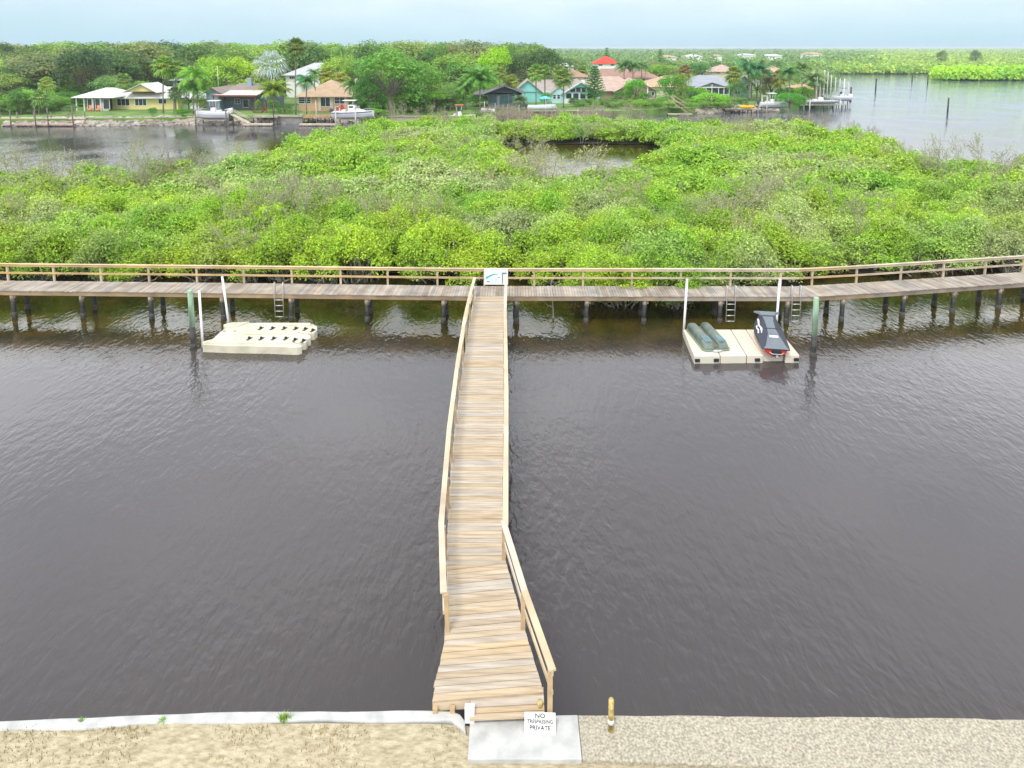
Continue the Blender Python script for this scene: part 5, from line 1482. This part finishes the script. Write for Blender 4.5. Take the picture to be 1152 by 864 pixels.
def dock(px0, px1, D, zt, dep, label, m=None, posts=4, ph=.0, th=.18, cat='dock'):
    x0, x1 = X(px0,D,zt), X(px1,D,zt); o = empty('dock', ((x0+x1)/2, D, 0), label, cat); wd = x1-x0
    b = MB(); k_ = max(2,int(wd/.3))
    for i in range(k_): b.box(-wd/2+wd*(i+.5)/k_, dep/2, zt-.03, wd/k_-.03, dep, .05)
    b.build('deck', m or M_RAIL_PALE, o)
    b = MB(); b.box(0,.04,zt-.06-th/2,wd,.08,th); b.build('fascia', m or M_RAIL_PALE, o)
    for i in range(posts):
        for yy_ in (.1, dep-.15):
            xx = -wd/2+.12+(wd-.24)*i/(posts-1) if posts > 1 else 0
            b = MB(); b.tube([(xx,yy_,-.8),(xx,yy_,zt-.1+ (ph if yy_ < .2 else 0))], .11, 8); b.build('piling', M_PILE if ph == 0 else M_BARK, o)
    return o
M_REDW = mat('reddish_deck', (.42,.20,.10), .8, .15, 1.5, island=.15); M_PINKW = mat('pinkish_deck', (.48,.34,.26), .8, .15, 1.5)
dock(3, 82, 121.8, .45, 1.6, 'long low pinkish floating dock at the left border', M_PINKW, 5)
dock(-20, 96, 124.0, 1.35, 1.5, 'upper grey-tan dock behind the low pinkish one at the left border', M_RAIL_PALE, 7, 1.2)
dock(272, 306, 122.5, .4, 1.4, 'low pale floating dock between the first boat and the peach house', M_RAIL_PALE, 3)
dock(284, 312, 125.2, 1.5, 2.2, 'raised grey dock in front of the wooden ring', M_WOOD_OLD, 4)
dock(336, 384, 122.4, .4, 1.3, 'low pale dock in front of the orange deck', M_RAIL_PALE, 4)
od = dock(341, 371, 125.0, 1.45, 3.0, 'orange-stained raised deck with railing in front of the peach house', M_REDW, 4)
xx0, xx1 = X(341,125,2), X(371,125,2)
for i in range(12):
    b = MB(); b.box(-(xx1-xx0)/2+(xx1-xx0)*i/11, .05, 2.0, .07,.07,1.0); b.build('baluster', M_REDW, od)
b = MB(); b.box(0,.05,2.5,xx1-xx0,.1,.06); b.build('rail', M_REDW, od)
dock(560, 600, 133.0, 1.1, 2.0, 'reddish-brown dock before the dark grey house', M_REDW, 4)
dock(620, 668, 134.0, .9, 1.6, 'brown dock behind the leafless mangroves below the turquoise house', M_WOOD_OLD, 5, .8)
dock(816, 856, 146.0, 1.0, 2.5, 'grey dock carrying the yellow kayak', M_WOOD_OLD, 5)
dock(900, 952, 157.0, 1.1, 2.0, 'dark worn dock at the tip of the point', M_WOOD_OLD, 6)
# gangways
def gangway(pa, pb, D, label, m=M_RAIL_PALE):
    a = Vector((X(pa[0],D,1), D, Z(pa[1],D))); c_ = Vector((X(pb[0],D,1), D-.2, Z(pb[1],D))); o = empty('gangway', a, label, 'gangway')
    b = MB(); b.beam((0,0,0), c_-a, 1.1, .12); b.build('ramp', m, o)
    for s_ in (-.5,.5):
        b = MB(); b.beam((0,s_,.9), (c_-a)+Vector((0,s_,.9)), .06, .08); b.build('handrail', m, o)
gangway((261,128.5),(281,138.5),123.6,'sloping gangway between the first boat and the low pale dock')
gangway((752,112),(772,126),143,'steep pale stair ramp on the bank below the round dense tree, left one', M_PINKW)
gangway((757,112),(779,126),144,'steep pale stair ramp on the bank below the round dense tree, right one', M_PINKW)
dock(752, 779, 140.5, .5, 1.5, 'low pale landing at the foot of the two stair ramps', M_CONC_T, 3)

def boat(px0, px1, D, zk, label, bow=1, hull=(.74,.75,.77), stripe=None, ttop=None, engines=1, cabin=False, wdt=2.4, frb=1.25, cover=None, name='motor_boat', rail=True):
    """bow = +1 points right, -1 left; zk = keel height"""
    x0, x1 = X(px0,D,zk+1), X(px1,D,zk+1); Ln = x1-x0; o = empty(name, ((x0+x1)/2, D, zk), label, 'boat', rz=0 if bow > 0 else math.pi)
    hm = mat('hull_%d'%int(sum(hull)*1000), hull, .3, .04, 1); H2 = Ln/2; b = MB(); secs = []
    for t in (0,.25,.5,.7,.85,.95,1.0):
        wv = wdt/2*(1 if t < .5 else math.sqrt(max(0.0, 1-((t-.5)/.5)**2.2)))+.02; sh = frb*(1+.28*max(0,t-.3)**1.3); x = -H2+Ln*t*(1 if t < 1 else 1); kb = .0 if t < .6 else (t-.6)**2*2.6*frb*.8
        secs.append([(x,0,kb),(x,wv*.75,kb+.28+ (sh-kb)*.1),(x,wv*.97,sh*.7),(x,wv,sh),(x,wv*.85,sh),(x,-wv*.85,sh),(x,-wv,sh),(x,-wv*.97,sh*.7),(x,-wv*.75,kb+.28+(sh-kb)*.1)])
    b.loft(secs, smooth=False); hu = b.build('hull', hm, o)
    if stripe:
        b = MB()
        for s_ in (-1,1):
            pts = [(secs[i][3][0], s_*(secs[i][3][1]+.015), secs[i][3][2]-.16) for i in range(6)]
            for p, q in zip(pts, pts[1:]): b.beam(p, q, .03, .14)
            b.build('stripe', mat('stripe_%d'%int(sum(stripe)*1000), stripe, .4, .05, 1), hu); b = MB()
    if cover:
        b = MB(); b.loft([[(-H2+Ln*t, yy_*wdt*.47*k2, frb*(1+.28*max(0,t-.3)**1.3)+zz) for yy_, zz in ((-1,.02),(-.5,.22),(0,.3),(.5,.22),(1,.02))] for t, k2 in ((.02,.95),(.3,1),(.6,.95),(.85,.6),(.97,.15))], smooth=False); b.build('cover', mat('cover_%d'%int(sum(cover)*1000), cover, .7, .1, 2), o)
    else:
        cx = -H2+Ln*.45
        b = MB(); b.box(cx,0,frb+.28,Ln*.13,.8,1.0); b.build('console', M_WHITE, o, bevel=.06)
        b = MB(); b.beam((cx+Ln*.075,0,frb+.6),(cx+Ln*.045,0,frb+1.15),.9,.04); b.build('windshield', M_GLASS, o)
        b = MB(); b.box(-H2+Ln*.28,0,frb+.05,Ln*.09,1.2,.6); b.build('leaning_post', M_WHITE, o, bevel=.04)
        if cabin:
            b = MB(); b.loft([[(x_,-w_,z0_),(x_,-w_*.8,z1_),(x_,w_*.8,z1_),(x_,w_,z0_)] for x_,w_,z0_,z1_ in ((cx-Ln*.05,.95,frb-.05,frb+1.25),(cx+Ln*.09,.95,frb-.05,frb+1.2),(cx+Ln*.17,.85,frb,frb+.55),(cx+Ln*.34,.4,frb+.1,frb+.2))], smooth=False); cb = b.build('cabin', M_WHITE, o)
            b = MB(); b.box(cx+Ln*.02,0,frb+.9,Ln*.10,1.66,.36); b.build('cabin_window', M_GLASS, cb)
    if ttop:
        cx = -H2+Ln*.42; hz_ = frb+2.05
        b = MB(); b.box(cx,0,hz_,Ln*.30,1.9,.08); b.build('t_top', mat('top_%d'%int(sum(ttop)*1000), ttop, .6, .06, 1), o, bevel=.03)
        for a in (-1,1):
            for c_ in (-1,1):
                b = MB(); b.tube([(cx+a*Ln*.10,c_*.75,hz_),(cx+a*Ln*.05,c_*.55,frb-.1)], .035, 6); b.build('t_top_leg', M_ALU, o)
    if rail and not cover:
        b = MB()
        pts = [(secs[i][3][0]*.98, secs[i][3][1]*.9, secs[i][3][2]+.35) for i in (3,4,5)]; b.tube(pts + [(H2-.05,0,frb*1.25+.35)] + [(p[0],-p[1],p[2]) for p in pts[::-1]], .025, 5); b.build('bow_rail', M_ALU, o)
    for e in range(engines):
        yy_ = (e-(engines-1)/2)*.65
        b = MB(); b.loft([[(-H2-.18+dx,yy_+dy,z_) for dx, dy in ((-w_,-w_*.6),(w_,-w_*.6),(w_,w_*.6),(-w_,w_*.6))] for z_, w_ in ((frb-.35,.16),(frb-.1,.30),(frb+.45,.32),(frb+.62,.2))], smooth=False)
        ob = b.build('outboard', M_WHITE if engines > 1 else mat('dark_engine', (.06,.06,.07), .35, .1), o, bevel=.03)
        b = MB(); b.box(-H2-.2,yy_,frb*.25,.18,.12,frb*1.0); b.box(-H2-.2,yy_,-.12,.3,.05,.3); b.build('lower_unit', mat('dark_engine', (.06,.06,.07), .35, .1), ob)
    return o
def lift(px0, px1, D, ztop, zb, label, white=True, dep=3.0):
    x0, x1 = X(px0,D,2), X(px1,D,2); o = empty('boat_lift', ((x0+x1)/2, D, 0), label, 'boat lift'); wd = x1-x0
    for a in (-1,1):
        for c_ in (-1,1):
            b = MB(); b.tube([(a*wd/2,c_*dep/2,-.8),(a*wd/2,c_*dep/2,ztop)], .13, 8); b.build('lift_piling', M_BARK if not white else mat('pale_piling', (.50,.48,.44), .8, .15, 2), o)
        b = MB(); b.box(a*wd/2,0,ztop+.05,.18,dep+.4,.18); b.build('top_beam', M_ALU, o)
        b = MB(); b.box(a*wd/2*.8,0,zb-.12,.16,dep,.18); b.build('cradle_beam', M_ALU, o)
    for c_ in (-.5,.5):
        b = MB(); b.box(0,c_,zb,wd*.9,.2,.14); b.build('bunk', mat('bunk_wood', (.36,.30,.22), .85, .2), o)
boat(219, 258, 123.5, 1.15, 'white centre console boat with twin outboards on the lift by the blue-grey house', -1, ttop=(.8,.8,.8), engines=2, frb=1.35)
lift(224, 258, 123.5, 3.0, 1.15, 'wooden boat lift under the white twin-engined boat', False)
boat(374, 421, 123.5, 1.2, 'white cabin boat with a dark stripe and its bow to the right on a lift', 1, stripe=(.05,.06,.15), ttop=(.8,.8,.8), engines=1, cabin=True, frb=1.35)
lift(380, 402, 123.3, 3.4, 1.15, 'boat lift with pale posts under the striped cabin boat', True)
boat(503, 535, 131, .2, 'small white boat with a red canopy half hidden behind the mangroves', 1, ttop=(.55,.12,.06), frb=.9, rail=False)
boat(593, 626, 139, 1.2, 'white boat on a lift before the turquoise house, covered with a pale blue-grey tarp', 1, hull=(.7,.71,.76), cover=(.50,.53,.62), frb=1.0)
boat(541, 557, 137, .9, 'small white skiff on the red-brown dock before the dark grey house', -1, cover=(.7,.7,.68), engines=0, frb=.7, wdt=1.5)
boat(854, 886, 148.5, 1.0, 'white centre console boat with a dark outboard on a lift right of the yellow kayak', 1, ttop=(.72,.75,.76), engines=1, frb=1.2)
lift(860, 884, 148.5, 3.6, 1.0, 'pale lift posts around the white boat right of the yellow kayak', True)
boat(906, 944, 153.5, 1.5, 'long low grey flats boat on a lift at the point', 1, hull=(.50,.53,.56), frb=.75, ttop=None, engines=1, rail=False, wdt=2.0)
lift(908, 942, 153.5, 2.6, 1.5, 'low lift under the long grey flats boat', True)
boat(936, 956, 166, 1.2, 'white boat with a navy blue canvas top at the outer tip of the point', -1, ttop=(.04,.06,.14), engines=2, frb=1.1)
for i, (px, yt, D) in enumerate([(926,79,160),(930,81,162),(934,84,163),(922,84,160),(939,87,166),(944,88,168),(949,89,170),(954,92,168),(918,86,158)]):
    x = X(px, D, 2); o = empty('lift_post', (x, D, 0), 'tall slim pale lift post in the cluster at the tip of the point', 'post', 'lift posts at the point')
    b = MB(); b.tube([(0,0,-.6),(0,0,Z(yt,D))], .13, 8); b.build('shaft', mat('pale_piling', (.50,.48,.44)) if i % 3 else M_WHITE_PIPE, o)
# yellow kayak on the grey dock
kx = X(840,145.5,1.6); o = empty('kayak', (kx, 145.2, 1.15), 'bright yellow kayak lying on the grey dock at right', 'kayak')
b = MB(); b.loft([[(-1.75+3.5*t, math.cos(a)*w_*.42, .42+math.sin(a)*w_*.40) for a in np.linspace(0,6.283,11)[:-1]] for t, w_ in ((0,.1),(.12,.7),(.35,1),(.65,1),(.88,.7),(1,.1))]); b.build('hull', mat('yellow_plastic', (.80,.42,.01), .4, .06), o)
b = MB(); b.ball((0,0,.80),.55,.25,.05); b.build('cockpit', M_BLACK, o)
# slim posts standing at docks
for i, (px, yt, yb, D, c_, lab) in enumerate([(54,121,142,121.5,1,'thin mooring post at the low pinkish dock, right one'),(40,120,142,121.5,1,'thin mooring post at the low pinkish dock, left one'),(12,124,142,121.5,1,'thin mooring post at the low pinkish dock near the border'),(82,119,142,122,1,'mooring post at the right end of the pinkish dock'),(54,101,124,136,0,'thin white pole on the lawn beside the short bank palm'),
    (356,113,137,122,0,'white-topped post before the sliding doors of the peach house'),(308,124,140,121.5,2,'dark piling at the right end of the pale floating dock'),(401,89,112,133,0,'slim white flagpole right of the peach house'),(247,74,108,150,0,'thin antenna mast behind the blue-grey house'),
    (545,114,134,130,0,'pale bent post among the brown mangroves, leftmost'),(557,116,134,130,0,'pale post among the brown mangroves, second from left'),(571,117,134,131,0,'pale post among the brown mangroves, third from left'),(584,118,134,131,0,'pale post among the brown mangroves, fourth from left'),(614,108,134,132,0,'tall thin pale post before the flat-topped green tree'),(650,122,135,132,0,'pale square post below the turquoise house, left'),(662,122,135,132,0,'pale square post below the turquoise house, right')]):
    x = X(px, D, 1); zb_ = Z(yb, D); o = empty('post', (x, D, max(-.5, zb_)), lab, 'post')
    b = MB(); b.tube([(0,0,-.2),(0,0,Z(yt,D)-max(-.5,zb_))], .10 if c_ else .035, 7); b.build('shaft', [M_WHITE_PIPE, M_BARK, M_PILE][c_], o)
# channel markers in the bay
for px, yt, yb, m, lab in [(985,88.5,102,M_PILE,'dark channel piling in the bay, nearest the point'),(1026,85,91.5,M_PILE,'small far piling in the bay, left of the farthest pair'),(1043.5,84,94,M_PILE,'small far piling in the bay, right of the farthest pair'),(1066,108,126.5,M_GREEN_PILE,'nearest bay piling with a green top, right of the point'),(957,98,108,M_PILE,'dark piling just off the tip of the point')]:
    x, y = at(px, yb, 0); o = empty('channel_marker', (x, y, 0), lab, 'piling'); zt = Z(yt, y)
    rr_ = .16 if y < 200 else .22
    b = MB(); b.tube([(0,0,-.6),(0,0,zt*.86)], rr_, 10); b.build('shaft', M_PILE, o)
    b = MB(); b.tube([(0,0,zt*.86-.05),(0,0,zt)], rr_+.01, 10); b.build('top_sleeve', m, o)
# garden furniture
def adirondack(px, D, label, colr):
    x = X(px, D, 1.5); o = empty('garden_chair', (x, D, 1.22), label, 'chair')
    m = mat('chair_%d'%int(sum(colr)*1000), colr, .6, .08)
    b = MB(); b.box(0,0,.38,.6,.6,.06, Matrix.Rotation(R(8),4,'X')); b.build('seat', m, o)
    b = MB(); b.box(0,.34,.78,.6,.06,.95, Matrix.Rotation(R(0),4,'X')); b.build('backrest', m, o)
    for s_ in (-1,1):
        b = MB(); b.box(s_*.36,0,.58,.12,.75,.04); b.build('armrest', m, o)
        for yy_ in (-.3,.3): b = MB(); b.box(s_*.33,yy_,.28,.07,.07,.58); b.build('leg', m, o)
adirondack(101, 138.2, 'orange-pink garden chair before the screened porch, left one', (.75,.30,.17)); adirondack(110, 138.2, 'orange-pink garden chair before the screened porch, right one', (.75,.30,.17))
adirondack(380, 138.4, 'red garden chair by the peach house window, left one', (.60,.05,.05)); adirondack(384.5, 138.4, 'red garden chair by the peach house window, right one', (.60,.05,.05))
adirondack(297.5, 136.5, 'red garden chair beside the wooden ring', (.60,.05,.04))
# wooden ring (curved swing frame) before the blue-grey house
x = X(290,135.5,2); o = empty('round_swing_frame', (x, 135.5, 1.2), 'big dark wooden ring frame on the lawn before the blue-grey house', 'swing frame')
b = MB(); pts = [(1.75*math.cos(a),0,1.75+1.7*math.sin(a)) for a in np.linspace(R(150),R(390),20)]; b.tube(pts, .16, 8); b.build('ring', mat('dark_brown_wood', (.13,.08,.05), .8, .2), o)
b = MB(); b.box(0,0,.12,1.6,.8,.24); b.build('base', mat('dark_brown_wood', (.13,.08,.05)), o)
# patio umbrella
x = X(613,147,3); o = empty('patio_umbrella', (x, 146, 1.2), 'small turquoise parasol before the turquoise house', 'umbrella')
b = MB(); b.loft([[(r0*math.cos(k_*.785),r0*math.sin(k_*.785),z_) for k_ in range(8)] for r0, z_ in ((1.45,2.1),(1.4,2.16),(.75,2.45),(.05,2.65))], smooth=False); b.build('canopy', mat('turquoise_canvas', (.12,.55,.62), .7, .05), o)
b = MB(); b.tube([(0,0,0),(0,0,2.6)], .03, 6); b.build('pole', M_WHITE, o)
# low dark fence before the screened room
x0, x1 = X(742,164,2), X(800,164,2); o = empty('fence', ((x0+x1)/2, 164, 1.2), 'low dark garden fence before the round shrubs and the screened room', 'fence')
b = MB(); b.box(0,0,.9,x1-x0,.04,.06); b.box(0,0,.3,x1-x0,.04,.06)
for i in range(int((x1-x0)/.22)): b.box(-(x1-x0)/2+i*.22,0,.55,.05,.03,.95)
b.build('panel', mat('dark_fence', (.05,.06,.06), .6, .1), o)

# dry grass growing in the sand and along the concrete
r5 = np.random.default_rng(55); q = []
for _ in range(5200):
    if r5.random() < .8: x = r5.uniform(-11.5,-.9); y = 11.40 - abs(r5.normal(0,.45)) - .06
    else: x = r5.uniform(-1, 11); y = 10.55 - abs(r5.normal(0,.3)) if x > 1.3 or x < -.9 else 10.6 - abs(r5.normal(0,.2))
    if math.sin(x*2.3)*math.sin(x*.9+1)+.5*math.sin(y*5) < r5.uniform(-.7,.9): continue
    if x < -9.75: y -= .1
    a = r5.uniform(0,6.28); h_ = r5.uniform(.02,.07); z_ = 1.255 if x < -.9 else 1.195; wd_ = .008; ln_ = r5.uniform(.01,.05)
    px_, py_ = -math.sin(a)*wd_, math.cos(a)*wd_
    q.append([(x-px_,y-py_,z_),(x+px_,y+py_,z_),(x+math.cos(a)*ln_+px_*.3,y+math.sin(a)*ln_+py_*.3,z_+h_),(x+math.cos(a)*ln_-px_*.3,y+math.sin(a)*ln_-py_*.3,z_+h_)])
tag(link('dry_grass', quads_mesh('dry_grass', np.array(q), M_LEAF), color=(.16,.13,.05)), 'short dry grass in the sand behind the seawall', 'grass', kind='stuff')

# ------------------------------------------------------------------ thin coastal haze
HAZE = .00022
if HAZE:
    hb_ = MB(); hb_.box2(-7500,-400,-1.8,7500,7900,24)
    hm_ = bpy.data.materials.new('haze'); hm_.use_nodes = True; n_ = hm_.node_tree; n_.nodes.clear()
    o_ = n_.nodes.new('ShaderNodeOutputMaterial'); v_ = n_.nodes.new('ShaderNodeVolumePrincipled')
    v_.inputs['Color'].default_value = (.82,.90,.97,1); v_.inputs['Density'].default_value = HAZE; v_.inputs['Anisotropy'].default_value = .2
    n_.links.new(v_.outputs['Volume'], o_.inputs['Volume'])
    tag(hb_.build('haze', hm_), 'thin pale coastal haze', 'haze', kind='stuff')
